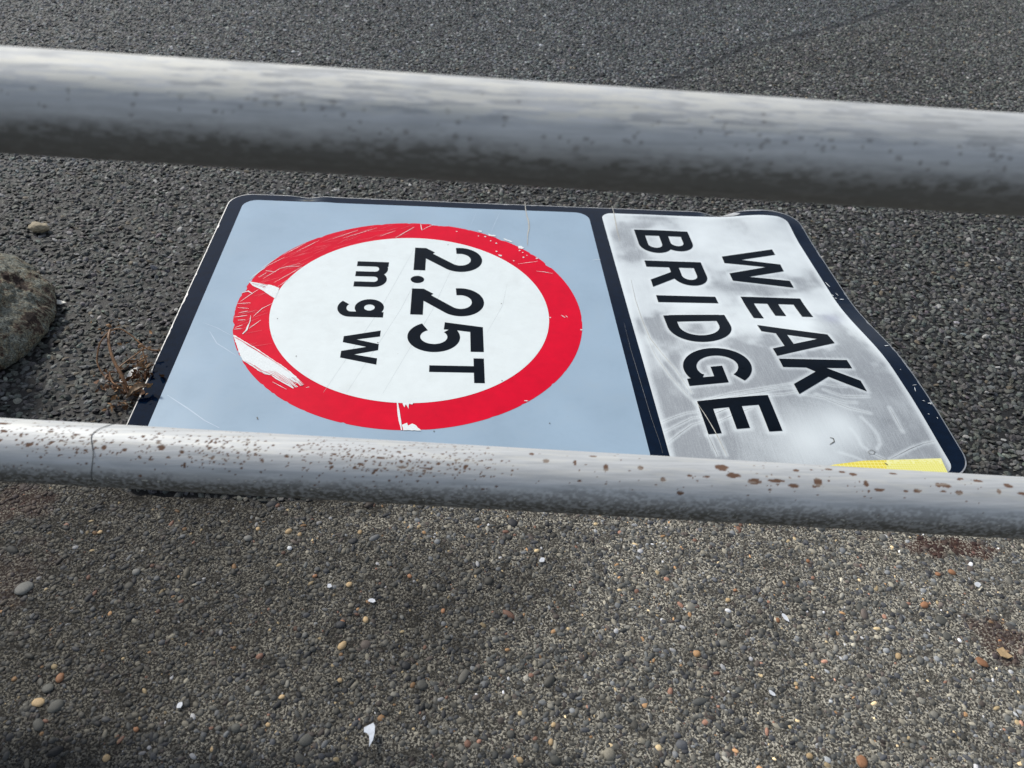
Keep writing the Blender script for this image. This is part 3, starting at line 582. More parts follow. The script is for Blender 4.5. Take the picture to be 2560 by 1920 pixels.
def hexmat(name, c1, c2, scale):
    m, n, l, b = mat(name, rough=.35)
    tcn = N(n, 'ShaderNodeTexCoord'); vo = N(n, 'ShaderNodeTexVoronoi', Scale=scale, feature='DISTANCE_TO_EDGE', Randomness=.15); l.new(tcn.outputs['Object'], vo.inputs['Vector'])
    rp = ramp(n, [(0.04, c2), (0.12, c1)]); l.new(vo.outputs['Distance'], rp.inputs[0]); l.new(rp.outputs[0], b.inputs['Base Color'])
    return m
flat('yellow_tape', [[tuple(p) for p in DATA['yellowA']]], .0006, hexmat('yellow_tape', (.72, .60, .07), (.84, .78, .26), 170), label='deep yellow honeycomb tape')
flat('yellow_tape', [[tuple(p) for p in DATA['yellowB']]], .0006, hexmat('pale_yellow_tape', (.72, .68, .16), (.80, .78, .36), 260), label='pale yellow honeycomb tape')
# damage
def taper(L, wd):
    p = polyline_pts([tuple(a) for a in L], 0.004) + [tuple(L[-1])]
    if len(p) < 3: p = [tuple(L[0]), tuple((np.array(L[0]) + np.array(L[-1])) / 2), tuple(L[-1])]
    t_ = np.linspace(0, 1, len(p)); ww = wd * (0.35 + 0.65 * np.sin(np.pi * np.clip(t_, .06, .94))) * (0.8 + 0.4 * rng.random(len(p)))
    return stroke(p, ww)
def ragged(poly, amp=.0012):
    q = resample([tuple(a) for a in poly], .003); rr_ = random.Random(5)
    return [(a + rr_.uniform(-amp, amp), b_ + rr_.uniform(-amp, amp)) for a, b_ in q]
def streaks(quad_top, quad_bot, n_, f0, f1, w_):
    """parallel scrape marks between two edges, each with its own length"""
    out = []
    for k in range(n_):
        off = rng.uniform(0, 1); a0 = f0 + rng.uniform(-.12, .12); a1 = f1 + rng.uniform(-.10, .05)
        pl = []
        for f in np.linspace(max(0, a0), min(1.04, a1), 7):
            a = np.array([np.interp(f, np.linspace(0, 1, len(quad_top)), quad_top[:, i]) for i in (0, 1)]); c = np.array([np.interp(f, np.linspace(0, 1, len(quad_bot)), quad_bot[:, i]) for i in (0, 1)])
            pl.append(tuple(a * (1 - off) + c * off + rng.normal(0, .00025, 2)))
        out += taper(pl, w_ * rng.uniform(.5, 1.6))
    return out
W0 = np.array(DATA['white_poly'][0]); top_, bot_ = W0[:9], np.vstack([W0[19:20], W0[::-1][1:9]])
edge_ = lambda E_, f: [tuple(np.array([np.interp(g, np.linspace(0, 1, len(E_)), E_[:, i]) for i in (0, 1)])) for g in f]
core = edge_(top_, np.linspace(0, .80, 9)) + edge_(bot_, np.linspace(.66, 0, 7))
flat('scrape', [ragged(core, .0005)] + streaks(top_, bot_, 40, .45, .98, .0013) + streaks(top_, bot_, 14, .3, .8, .0008), .0012, M_scuff, step=.02, label='large white scrape across the lower left of the red ring')
W1 = np.array(DATA['white_poly'][1]); t1, b1 = W1[[0, 1, 2, 3]], W1[[0, 8, 7, 6, 5]]
flat('scrape', [ragged(edge_(t1, np.linspace(.55, 1, 4)) + edge_(b1, np.linspace(1, .5, 4)), .0005)] + streaks(t1, b1, 26, .1, .9, .0010), .0012, M_scuff, step=.02, label='short white scrape at the left inner edge of the red ring')
for p in DATA['white_poly'][2:]: flat('chip_mark', [ragged(p, .0006)], .0012, M_scuff, step=.02)
flat('worn_edge', [ragged([(.648, .3765), (.668, .3755), (.690, .378), (.703, .385), (.692, .3945), (.665, .3955), (.652, .390)], .0008), ragged([(.705, .3925), (.735, .391), (.770, .3935), (.790, .3955), (.730, .3965)], .0005)], .0012, M_alu, step=.02, label='edge worn through to bare metal')
for L, wd in DATA['white_line']: flat('scratch', taper(L, max(wd, .0009)), .0013, M_scuff, step=.02)
for (a, b_) in DATA['dots']: flat('chip_mark', [[(a + r_ * math.cos(t_), b_ + r_ * math.sin(t_)) for r_ in [rng.uniform(.0012, .0022)] for t_ in np.linspace(0, 5.6, 8)]], .0012, M_scuff, step=.02)
fan = []
M_pink = surf('rubbed_red', (.66, .12, .15), .5, spec=.2, nscale=400, amt=.2)
for k in range(90):
    a = R_(rng.uniform(92, 205)); r0 = rng.uniform(.245, .29); cx, cy = r0 * math.cos(a), r0 * math.sin(a)
    d = rng.normal(R_(33), .25); Ls = rng.uniform(.005, .022)
    p0 = (cx - math.cos(d) * Ls, cy - math.sin(d) * Ls); p1 = (cx + math.cos(d) * Ls, cy + math.sin(d) * Ls)
    if .243 < math.hypot(*p0) < .297 and .243 < math.hypot(*p1) < .297: fan += taper([p0, p1], .0007)
flat('fine_scratches', fan, .0011, M_pink, step=.02, kind='stuff')
red_l = []
for f0, f1, off, wd in [(.02, .45, .10, .0010), (.10, .7, .08, .0007), (.35, .9, .88, .0008), (.5, .95, .80, .0006), (.55, .97, .70, .0006), (.25, .55, .93, .0006), (.7, .99, .5, .0005), (.62, .98, .6, .0005)]:
    pl = []
    for f in np.linspace(f0, f1, 6):
        a = np.array(edge_(top_, [f])[0]); c = np.array(edge_(bot_, [f])[0]); pl.append(tuple(a * (1 - off) + c * off + rng.normal(0, .0004, 2)))
    red_l += taper(pl, wd)
flat('red_streaks', red_l, .0015, M_red, step=.02)
for L, wd in DATA['crack']: flat('crack', taper(L, wd), .0012, M_crack, step=.02, label='split in the film running in from the far edge')
for L, wd in DATA['crease'][:3]: flat('crease', taper(L, wd * .8), .0014, M_crack, step=.02)
flat('hairline_cracks', [q for L, wd in DATA['hair'] + DATA['crease'][3:] for q in taper(L, max(.0005, wd * .9))], .0007, M_line, step=.02)
M_faint = surf('faint', (.42, .51, .61), .4)
for L, wd in DATA['faint']: flat('faint_scratch', taper(L, wd * .8), .0006, M_faint, step=.02)
for L, wd in DATA['dent']: flat('dent_mark', taper(L, wd), .0012, M_dent, step=.02)
for a, b_ in DATA['ddots']: flat('dirt_speck', [[(a + .0011 * math.cos(t_), b_ + .0011 * math.sin(t_)) for t_ in np.linspace(0, 5.4, 7)]], .0012, M_dent, step=.02)
rl = []
for k in range(4):
    x0 = [.0, .055, -.035, .16][k]
    rl += taper([(x0 - .09, -.22), (x0 - .02, .0), (x0 + .03, .20)] if k < 3 else [(x0 - .03, -.06), (x0, .02), (x0 + .012, .09)], .0005)
flat('thin_scratches', rl, .0009, surf('thin_scratch', (.44, .49, .50), .5), step=.02)

# ------------------------------------------------------------------ railing
RAIL = empty('railing', (0, -.64, GZ), label='silver painted tubular railing, two rails crossing in front of the fallen sign', category='railing')
def rail_mat(name, rust_rgb, metal=.30, rough=.62):
    m, n, l, b = mat(name, rough=.42, spec=.5)
    at = N(n, 'ShaderNodeAttribute', attribute_name='wear_shade'); sp = N(n, 'ShaderNodeSeparateColor'); l.new(at.outputs['Color'], sp.inputs[0])
    tcn = N(n, 'ShaderNodeTexCoord'); mp = N(n, 'ShaderNodeMapping'); mp.inputs['Scale'].default_value = (12, 260, 260); l.new(tcn.outputs['Object'], mp.inputs[0])
    br = N(n, 'ShaderNodeTexNoise', Scale=1.0, Detail=5.0, Roughness=.6); l.new(mp.outputs[0], br.inputs[0])
    rp = ramp(n, [(.3, (.40, .415, .425)), (.7, (.54, .555, .565))]); l.new(br.outputs['Fac'], rp.inputs[0])
    g = N(n, 'ShaderNodeMix', data_type='RGBA'); g.inputs['B'].default_value = (.058, .053, .042, 1); l.new(sp.outputs[1], g.inputs['Factor']); l.new(rp.outputs[0], g.inputs['A'])
    r = N(n, 'ShaderNodeMix', data_type='RGBA'); r.inputs['B'].default_value = (*rust_rgb, 1); l.new(sp.outputs[0], r.inputs['Factor']); l.new(g.outputs['Result'], r.inputs['A'])
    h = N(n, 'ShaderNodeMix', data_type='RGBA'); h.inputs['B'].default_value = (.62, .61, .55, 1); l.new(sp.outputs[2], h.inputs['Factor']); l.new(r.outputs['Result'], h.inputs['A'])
    l.new(h.outputs['Result'], b.inputs['Base Color'])
    sub = N(n, 'ShaderNodeMath', operation='ADD'); sub.use_clamp = True; l.new(sp.outputs[0], sub.inputs[0]); l.new(sp.outputs[1], sub.inputs[1])
    me_ = N(n, 'ShaderNodeMapRange'); me_.inputs['To Min'].default_value = metal; me_.inputs['To Max'].default_value = .0; l.new(sub.outputs[0], me_.inputs['Value']); l.new(me_.outputs[0], b.inputs['Metallic'])
    ro = N(n, 'ShaderNodeMapRange'); ro.inputs['To Min'].default_value = rough; ro.inputs['To Max'].default_value = .85; l.new(sub.outputs[0], ro.inputs['Value']); l.new(ro.outputs[0], b.inputs['Roughness'])
    hs = N(n, 'ShaderNodeMath', operation='MULTIPLY_ADD'); hs.inputs[1].default_value = -.6; l.new(sub.outputs[0], hs.inputs[0]); l.new(br.outputs['Fac'], hs.inputs[2])
    bp_ = N(n, 'ShaderNodeBump', Strength=.35, Distance=.0006); l.new(hs.outputs[0], bp_.inputs['Height']); l.new(bp_.outputs[0], b.inputs['Normal'])
    return m
def make_rail(P0, ax, e1, R, wear_shade, m, label):
    P0, ax, e1 = map(lambda q: np.array(q, float), (P0, ax, e1)); ax /= np.linalg.norm(ax); e1 -= ax * (e1 @ ax); e1 /= np.linalg.norm(e1); e2 = np.cross(e1, ax)
    if e2[2] < 0: e2 = -e2
    a = np.concatenate([np.linspace(-2.2, -.72, 12), np.arange(-.70, .80, .0011), np.linspace(.82, 3.0, 12)])
    nt = 190; th = np.arange(nt) / nt * 2 * np.pi
    A_, T_ = np.meshgrid(a, th, indexing='ij'); av, tv = A_.ravel(), T_.ravel()
    rr_ = R + (vnoise(np.c_[av * .6, np.cos(tv) * .3, np.sin(tv) * .3], 14, 71, 2) - .5) * .0006
    V = P0 + av[:, None] * ax + rr_[:, None] * (np.cos(tv)[:, None] * e1 + np.sin(tv)[:, None] * e2)
    W = wear_shade(av, np.sin(tv), np.cos(tv))
    F = grid_faces(len(a), nt, True)
    me = np_mesh('rail', V - np.array([0, -.64, GZ]), F, {'wear_shade': W}, smooth=True)
    return link('rail', me, m, RAIL, label=label), (P0, ax, e1, e2)
def spots(av, sv, cv, L, R=.03):
    """L: (a, s, ra, rs) blotches on the side facing the viewer"""
    out = np.zeros(len(av)); th = np.arctan2(sv, cv); front = cv > 0
    order = np.argsort(av, kind='stable') if False else None
    for (a, s, ra, rs) in L:
        t0 = math.asin(max(-.98, min(.98, s)))
        sel = np.where((np.abs(av - a) < ra * 1.7) & (np.abs(th - t0) * R < rs * 1.9))[0]
        if not len(sel): continue
        d = ((av[sel] - a) / ra) ** 2 + ((th[sel] - t0) * R / rs) ** 2
        d = d + (vnoise(np.c_[av[sel], th[sel] * R], 420, 5, 2) - .5) * 1.7
        out[sel] = np.maximum(out[sel], Sm((1.25 - d) / .5))
    return out
def lo_a(px): return -.4691 + (px / 2560) * (.5149 + .4691)
def up_a(px): return -.2913 + (px / 2560) * (.3237 + .2913)
lo_sp = []
mm_ = 1 / 2600.0
for px, f, w_, h_ in [(30, .10, 40, 14), (88, .26, 12, 12), (183, .08, 18, 8), (40, .37, 30, 10), (115, .40, 32, 12), (215, .22, 10, 12), (290, .38, 20, 16), (340, .40, 18, 12), (425, .33, 28, 22), (475, .38, 18, 14), (445, .48, 20, 6), (485, .58, 12, 20),
                      (685, .20, 12, 8), (830, .50, 8, 10), (905, .42, 14, 10), (730, .46, 8, 8), (1000, .42, 40, 8), (1060, .42, 40, 8), (950, .30, 30, 8), (1150, .38, 12, 12), (1120, .33, 10, 8), (1190, .5, 8, 6),
                      (1310, .10, 12, 8), (1345, .20, 12, 10), (1415, .20, 6, 14), (1460, .08, 16, 8), (1490, .25, 10, 16), (1575, .22, 12, 10), (1627, .38, 12, 10), (1670, .57, 14, 8), (1692, .30, 9, 6),
                      (1775, .14, 26, 18), (1800, .26, 26, 12), (1850, .33, 30, 12), (1905, .30, 34, 8), (1945, .36, 20, 9), (1735, .30, 14, 6), (2005, .28, 16, 22), (1960, .12, 14, 8), (2045, .07, 14, 8), (2075, .10, 12, 7), (2100, .13, 14, 10), (2125, .27, 9, 14),
                      (2155, .35, 20, 7), (2220, .35, 10, 5), (2248, .33, 16, 8), (2205, .08, 14, 6), (2305, .22, 11, 11), (2322, .22, 22, 12), (2312, .32, 14, 5), (2352, .32, 16, 10), (2370, .10, 10, 7), (2410, .12, 18, 8), (2452, .27, 9, 12), (2480, .17, 20, 12), (2510, .28, 22, 8), (1000, .14, 10, 6)]:
    lo_sp.append((lo_a(px), 1 - 2 * f, w_ * mm_ * (.30 if px < 1270 else .62), h_ * mm_ * (.34 if px < 1270 else .60)))
for k in range(3000):                                   # pinhead rust speckle, dense on the left half
    px = rng.uniform(-300, 2700); dens = .95 if px < 620 else .55 if px < 850 else .8 if px < 1280 else .07
    dens *= .25 + 1.5 * float(Sm(np.array((vnoise(np.array([[lo_a(px), 0.0]]), 22, 301, 2)[0] - .35) / .3)))
    if rng.random() > dens: continue
    f = np.clip(rng.normal(.28, .15), .02, .95) if rng.random() < .85 else rng.uniform(.05, .8)
    r_ = rng.uniform(.0004, .0008) * (1.7 if rng.random() < .10 else 1)
    lo_sp.append((lo_a(px), 1 - 2 * f, r_ * rng.uniform(.9, 1.8), r_))
def lo_wear_shade(av, sv, cv):
    rust = spots(av, sv, cv, lo_sp)
    th = np.arctan2(sv, cv); Q = np.c_[av, th * .03]
    n1 = vnoise(Q * np.array([1, 1.5]), 330, 81, 3); n2 = vnoise(Q, 28, 82, 2)
    low = Sm((-.28 - sv + (n2 - .5) * .55 + .25 * Sm(av / .3 + .6)) / .38)
    grime_shade = low * Sm((n1 - .50 + .14 * low) / .2) * .36 + .60 * Sm((-.26 - sv) / .6)  # mottled dirt, plus smooth underside shade painted into the mask
    back = (cv < 0)
    grime_shade = np.where(back, .35, np.clip(grime_shade, 0, 1))
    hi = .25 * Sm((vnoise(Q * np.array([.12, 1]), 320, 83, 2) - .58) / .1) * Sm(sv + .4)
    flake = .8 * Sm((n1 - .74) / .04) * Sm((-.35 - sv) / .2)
    return np.stack([rust, grime_shade, np.clip(hi + flake, 0, 1)], 1)
up_sp = []
for px, f in [(150, .38), (230, .37), (480, .48), (560, .47), (620, .42), (830, .33), (1000, .55), (1230, .38), (1690, .38), (1745, .33), (1830, .38), (1850, .42), (1515, .50), (1985, .45), (2010, .44), (2170, .50), (2080, .42), (2205, .36), (2280, .52), (2225, .53), (2395, .42), (5, .35), (700, .32), (760, .35), (1095, .34), (940, .58), (1400, .6)]:
    up_sp.append((up_a(px), 1 - 2 * f, rng.uniform(.001, .0022), rng.uniform(.0009, .0018)))
for k in range(160):
    px = rng.uniform(-400, 3000); f = np.clip(rng.normal(.45, .14), .1, .9); r_ = rng.uniform(.0005, .0013)
    up_sp.append((up_a(px), 1 - 2 * f, r_ * 1.3, r_))
def up_wear_shade(av, sv, cv):
    rust = spots(av, sv, cv, up_sp) * .45
    th = np.arctan2(sv, cv); Q = np.c_[av, th * .03]
    n1 = vnoise(Q * np.array([.45, 1]), 380, 91, 3); n2 = vnoise(Q, 16, 92, 3); n3 = vnoise(Q * np.array([.10, 1]), 620, 93, 4)
    grime_shade = .34 * Sm((.15 - sv + (n2 - .5) * .5) / .8) * Sm((n1 - .36) / .35) + .80 * Sm((.10 - sv) / .80)  # patchy dirt, with the dark shading of the underside put into the colour
    grime_shade += .24 * Sm((.50 - n3) / .12) * Sm((n2 - .40) / .2) * Sm((sv - .05) / .3)
    grime_shade = np.where(cv < 0, .35, np.clip(grime_shade, 0, .85))
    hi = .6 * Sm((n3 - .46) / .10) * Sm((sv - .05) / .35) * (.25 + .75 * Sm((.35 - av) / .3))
    return np.stack([rust, grime_shade, np.clip(hi, 0, 1)], 1)
M_rail_lo = rail_mat('silver_paint_rusty', (.12, .065, .040)); M_rail_up = rail_mat('silver_paint_stained', (.10, .085, .070), .16, .72)
_, LO = make_rail((.107467, -.612756, .249842), (.99664, -.0802, .0166), (-.06585, -.66417, .74467), .03, lo_wear_shade, M_rail_lo, 'lower rail speckled with brown rust')
_, UP = make_rail((.08736, -.66158, .61276), (.998107, -.060836, .009016), (-.05948, -.91766, .39288), .03, up_wear_shade, M_rail_up, 'upper rail, greyer and streaked')
for a0 in (-1.75, 2.45):                                 # posts that carry the rails, beyond both sides of the picture
    bm = bmesh.new()
    bmesh.ops.create_cone(bm, cap_ends=True, segments=40, radius1=.032, radius2=.032, depth=1.14, matrix=Matrix.Translation((0, 0, .57)))
    bmesh.ops.create_cone(bm, cap_ends=True, segments=40, radius1=.07, radius2=.066, depth=.012, matrix=Matrix.Translation((0, 0, .0065)))
    bmesh.ops.create_uvsphere(bm, u_segments=24, v_segments=12, radius=.032, matrix=Matrix.Translation((0, 0, 1.14)))
    me = bpy.data.meshes.new('post'); bm.to_mesh(me); bm.free()
    for p in me.polygons: p.use_smooth = len(p.vertices) == 4
    at_ = me.attributes.new('wear_shade', 'FLOAT_COLOR', 'POINT')
    P = (LO[0] + LO[1] * a0 + UP[0] + UP[1] * a0) / 2
    o = link('post', me, M_rail_up, RAIL); o.location = (P[0], P[1] + .64, 0)

# hair lying over the lower rail
def tube(paths, seg=6):
    """paths: list of (points, radius or radii)"""
    V, F = [], []
    for pts, r in paths:
        pts = [Vector(p) for p in pts]; k = len(pts); rs = [r] * k if np.isscalar(r) else list(r); base = len(V)
        up = Vector((0.3, 0.2, 1)).normalized()
        for i, p in enumerate(pts):
            d = (pts[min(i + 1, k - 1)] - pts[max(i - 1, 0)]).normalized(); a = d.cross(up)
            if a.length < 1e-4: a = d.orthogonal()
            a.normalize(); b_ = d.cross(a)
            for j in range(seg):
                t_ = 2 * math.pi * j / seg; V.append(tuple(p + (a * math.cos(t_) + b_ * math.sin(t_)) * rs[i]))
        for i in range(k - 1):
            for j in range(seg): F.append((base + i * seg + j, base + i * seg + (j + 1) % seg, base + (i + 1) * seg + (j + 1) % seg, base + (i + 1) * seg + j))
        F.append(tuple(base + j for j in range(seg))[::-1]); F.append(tuple(base + (k - 1) * seg + j for j in range(seg)))
    return V, F
def spline(P, n=8):
    P = [Vector(p) for p in P]; out = []
    for i in range(len(P) - 1):
        p0, p1, p2, p3 = P[max(i - 1, 0)], P[i], P[i + 1], P[min(i + 2, len(P) - 1)]
        for j in range(n):
            t_ = j / n; out.append(0.5 * ((2 * p1) + (p2 - p0) * t_ + (2 * p0 - 5 * p1 + 4 * p2 - p3) * t_ ** 2 + (3 * p1 - p0 - 3 * p2 + p3) * t_ ** 3))
    return out + [P[-1]]
hp = []
for px, f in [(278, .005), (268, .06), (256, .14), (253, .23), (262, .36), (269, .49), (268, .64), (264, .76), (261, .84), (260, .90)]:
    s = 1 - 2 * f; c = math.sqrt(1 - s * s); P0, ax, e1, e2 = LO
    hp.append(P0 + ax * lo_a(px) + (e1 * c + e2 * s) * .0306)
hp = spline(hp)
c0 = hp[len(hp) // 2].copy(); V, F = tube([([p - c0 for p in hp], .0003)])
me = bpy.data.meshes.new('strand'); me.from_pydata(V, [], F); me.update()
o = link('thread', me, surf('dark_thread', (.03, .035, .035), .5), label='thin dark wavy thread clinging to the lower rail near its left end', category='thread'); o.location = c0

# ------------------------------------------------------------------ corroded bollard at the left edge
bol = empty('bollard', (-.782, -.066, GZ), label='corroded low bollard with flaking green-grey paint at the left edge', category='bollard')
m, n, l, b = mat('corroded_paint', rough=.75, spec=.3)
tcn = N(n, 'ShaderNodeTexCoord')
big = N(n, 'ShaderNodeTexNoise', Scale=30.0, Detail=10.0, Roughness=.76, Distortion=.35); l.new(tcn.outputs['Object'], big.inputs[0])
fine = N(n, 'ShaderNodeTexNoise', Scale=300.0, Detail=5.0, Roughness=.8, Distortion=.5); l.new(tcn.outputs['Object'], fine.inputs[0])
r1 = ramp(n, [(.41, (.045, .028, .022)), (.45, (.11, .068, .050)), (.475, (.30, .27, .19)), (.52, (.19, .19, .155)), (.56, (.31, .33, .29)), (.60, (.16, .145, .115)), (.66, (.52, .48, .36))]); l.new(big.outputs['Fac'], r1.inputs[0])
r2 = ramp(n, [(.36, (.2, .2, .2)), (.5, (.95, .95, .95)), (.64, (2.1, 2.1, 2.0))]); l.new(fine.outputs['Fac'], r2.inputs[0])
mx = N(n, 'ShaderNodeMix', data_type='RGBA', blend_type='MULTIPLY'); mx.inputs['Factor'].default_value = 1; l.new(r1.outputs[0], mx.inputs['A']); l.new(r2.outputs[0], mx.inputs['B']); l.new(mx.outputs['Result'], b.inputs['Base Color'])
ad = N(n, 'ShaderNodeMath', operation='ADD'); l.new(big.outputs['Fac'], ad.inputs[0]); l.new(fine.outputs['Fac'], ad.inputs[1])
bp_ = N(n, 'ShaderNodeBump', Strength=1.0, Distance=.008); l.new(ad.outputs[0], bp_.inputs['Height']); l.new(bp_.outputs[0], b.inputs['Normal'])
M_cor = m
def lathe(name, prof, amp, seed, offs=(0, 0), squash=None):
    prof = [(a * .99, b_ * .82) for a, b_ in prof]
    nt = 320; pr = []
    for (a, b_) in zip(prof[:-1], prof[1:]):
        k = max(1, int(math.dist(a, b_) / .0025)); pr += [(a[0] + (b_[0] - a[0]) * i / k, a[1] + (b_[1] - a[1]) * i / k) for i in range(k)]
    pr.append(prof[-1]); pr = np.array(pr)
    for _ in range(6): pr[1:-1] = (pr[:-2] + 2 * pr[1:-1] + pr[2:]) / 4
    T = np.arange(nt) / nt * 2 * np.pi; Rr, Tt = np.meshgrid(pr[:, 0], T, indexing='ij'); Z = np.repeat(pr[:, 1][:, None], nt, 1)
    if squash is not None: Rr = Rr * squash(Tt)
    X, Y = Rr * np.cos(Tt) + offs[0], Rr * np.sin(Tt) + offs[1]; Pp = np.c_[X.ravel(), Y.ravel(), Z.ravel()]
    d = (vnoise(Pp, 22, seed, 4) - .5) * amp * 1.0 + (vnoise(Pp, 95, seed + 3, 3) - .5) * amp * .38
    d = d - .0025 * Sm((vnoise(Pp, 48, seed + 9, 2) - .56) / .03)
    rad = Pp - np.array([offs[0], offs[1], Pp[:, 2].mean() * .6]); rad /= np.linalg.norm(rad, axis=1)[:, None] + 1e-9
    Pp = Pp + rad * d[:, None]
    return link(name, np_mesh(name, Pp, grid_faces(len(pr), nt, True)[:, ::-1], None, smooth=True), M_cor, bol)
lathe('base_flange', [(.188, -.006), (.197, .010), (.196, .026), (.184, .046), (.168, .062), (.152, .072), (.142, .072), (.136, .060), (.132, .045), (.05, .030)], .018, 7)
lathe('collar', [(.120, .030), (.131, .052), (.133, .070), (.124, .086), (.108, .098), (.092, .106), (.082, .104), (.076, .090), (.03, .080)], .018, 11, (.024, -.002), lambda t_: 1 + .07 * np.sin(t_ * 1 - 1.0) + .04 * np.sin(2 * t_ + .6))
lathe('stem', [(.074, .05), (.068, .085), (.062, .12), (.060, .18), (.066, .225), (.088, .25), (.094, .275), (.082, .30), (.05, .315), (.001, .32)], .008, 17, (-.045, .016))

# ------------------------------------------------------------------ small loose things
def stone_obj(name, loc, size, rgb, label, cat, seed, flatk=.6, sub=4, amp=.25, squish=(1.3, .9)):
    bm = bmesh.new(); bmesh.ops.create_icosphere(bm, subdivisions=sub, radius=1)
    for v in bm.verts:
        nn = noise.fractal(v.co * 1.6 + Vector((seed * 3.1, seed, 0)), 1.0, 2.0, 4)
        v.co *= 1 + nn * amp; v.co.x *= squish[0]; v.co.y *= squish[1]; v.co.z *= flatk; v.co *= size
    zmin = min(v.co.z for v in bm.verts)
    for v in bm.verts: v.co.z -= zmin * .85
    me = bpy.data.meshes.new(name); bm.to_mesh(me); bm.free()
    for p in me.polygons: p.use_smooth = True
    o = link(name, me, surf(name + '_surface', rgb, .8, nscale=250, amt=.35), label=label, category=cat); o.location = loc; return o
G = DATA['ground']
stone_obj('pebble', (*G['pebble'], GZ - .002), .0145, (.27, .23, .16), 'rounded tan pebble lying on the asphalt at the far left', 'pebble', 3)

def chip_obj(name, loc, pts, thick, m, label, cat, rz=0, tilt=(0, 0), bend=0.0, group=None, subd=.002):
    """small flake cut from a sheet: outline pts (metres), curved and with real thickness"""
    if sum(a[0] * c[1] - c[0] * a[1] for a, c in zip(pts, pts[1:] + pts[:1])) < 0: pts = pts[::-1]
    poly = resample(pts, subd); vs = [Vector(p) for p in poly]
    us = [v.x for v in vs]; ws = [v.y for v in vs]
    for x in np.arange(min(us), max(us), subd):
        for y in np.arange(min(ws), max(ws), subd): vs.append(Vector((x + .0001, y + .0001)))
    ov, oe, of, _, _, orf = delaunay_2d_cdt(vs, [], [list(range(len(poly)))], 0, 1e-7, True)
    keep = [f for f, q in zip(of, orf) if len(q)]
    bm = bmesh.new(); mpv = {}
    def gv(i):
        if i not in mpv:
            x, y = ov[i]; z = bend * (x * x + .4 * y * y) / .01 + .0002 * noise.noise(Vector((x * 250, y * 250, 1)))
            mpv[i] = bm.verts.new((x, y, z))
        return mpv[i]
    for f in keep:
        try: bm.faces.new([gv(i) for i in f])
        except ValueError: pass
    bmesh.ops.recalc_face_normals(bm, faces=bm.faces)
    bmesh.ops.solidify(bm, geom=bm.faces[:], thickness=thick)
    zmin = min(v.co.z for v in bm.verts)
    for v in bm.verts: v.co.z -= zmin
    me = bpy.data.meshes.new(name); bm.to_mesh(me); bm.free()
    o = link(name, me, m, label=label, category=cat); o.location = loc; o.rotation_euler = (tilt[0], tilt[1], rz)
    if group: o['group'] = group
    return o
M_pw = surf('white_flake', (.62, .64, .68), .55, nscale=400, amt=.15); M_bl = surf('shell', (.70, .68, .62), .5, nscale=300, amt=.15)
K = .001
chip_obj('leaf_fragment', (*G['leaf'], GZ + .008), [(-6.5 * K, 7 * K), (-2 * K, 9.5 * K), (3 * K, 12 * K), (5 * K, 8 * K), (5 * K, 1 * K), (4 * K, -6 * K), (1.5 * K, -11 * K), (.5 * K, -13 * K), (.5 * K, -7 * K), (-.5 * K, -1 * K), (-3 * K, 1.5 * K), (-6 * K, 2.5 * K)], .0007, surf('bleached_leaf', (.60, .64, .70), .6, nscale=200, amt=.2), 'torn bluish-white scrap at the bottom of the picture, largest on the concrete', 'scrap', 0, (0, 0), .01)
def blob(r, seed, e=1.3):
    q = random.Random(seed); return [(r * e * math.cos(a) * q.uniform(.7, 1.1), r * math.sin(a) * q.uniform(.7, 1.1)) for a in np.linspace(0, 5.7, 9)]
chips_l = [('f1', .0040, 'pale blue-white flake on the concrete, second largest scrap below the lower rail', .9), ('f2', .0034, 'small bright white flake near the pale blue-white flake on the concrete', 1.7),
           ('f3', .0040, 'off-white flake just below the middle of the lower rail', 1.3), ('f4', .0032, 'narrow white flake with pointed end beside an orange pebble at right', 2.6),
           ('f5', .0048, 'bright white flake near the right edge under the brown stain', 1.5), ('f7', .0030, 'tiny white flake low on the right half of the concrete', 2.0),
           ('f8', .0036, 'bluish flake low on the left part of the concrete', 1.4)]
for i, (k, r_, lab, e) in enumerate(chips_l):
    o = chip_obj('flake', (*G[k], GZ + .0012), blob(r_ * .85, i + 3, e), .0008, M_pw, lab, 'flake', [.4, .1, .6, -1.1, .5, -.8, 1.2][i], (.12, .05), .03, 'pale flakes scattered on the concrete', .0015)
chip_obj('wood_chip', (*G['wood'], GZ + .0015), [(-7 * K, 6 * K), (3 * K, 7 * K), (4 * K, 0), (8 * K, -6 * K), (0, -7 * K), (-7 * K, -3 * K)], .0016, surf('wood_chip', (.46, .32, .17), .7, nscale=300, amt=.3), 'split tan wood chip near the right edge of the concrete', 'wood chip', .2, (.1, .1), .01)
chip_obj('shell_chip', (*G['chip1'], GZ), [(-6 * K, -4 * K), (-5 * K, 5 * K), (2 * K, 4 * K), (13 * K, 1 * K), (4 * K, -4 * K)], .002, M_bl, 'cream wedge-shaped chip touching the right side of the bollard', 'chip', -.1, (.25, 0), .01)
M_lit = surf('white_paper', (.80, .80, .77), .5, nscale=100, amt=.05)
chip_obj('paper_scrap', (*G['lit2'], GZ + .014), [(-9 * K, -8 * K), (-7 * K, 2 * K), (1 * K, 8 * K), (10 * K, 10 * K), (5 * K, 1 * K), (-3 * K, -7 * K)], .0006, M_lit, 'bright white scrap tangled in the dead weed, the one nearer the sign', 'scrap', 0, (.35, -.1), .02)
chip_obj('paper_scrap', (*G['lit1'], GZ + .010), [(-8 * K, -2 * K), (-6 * K, 5 * K), (1 * K, 6 * K), (5 * K, -3 * K), (1 * K, -7 * K)], .0006, M_lit, 'bright white scrap tangled in the dead weed, on the side facing the bollard', 'scrap', 0, (.3, .15), .02)

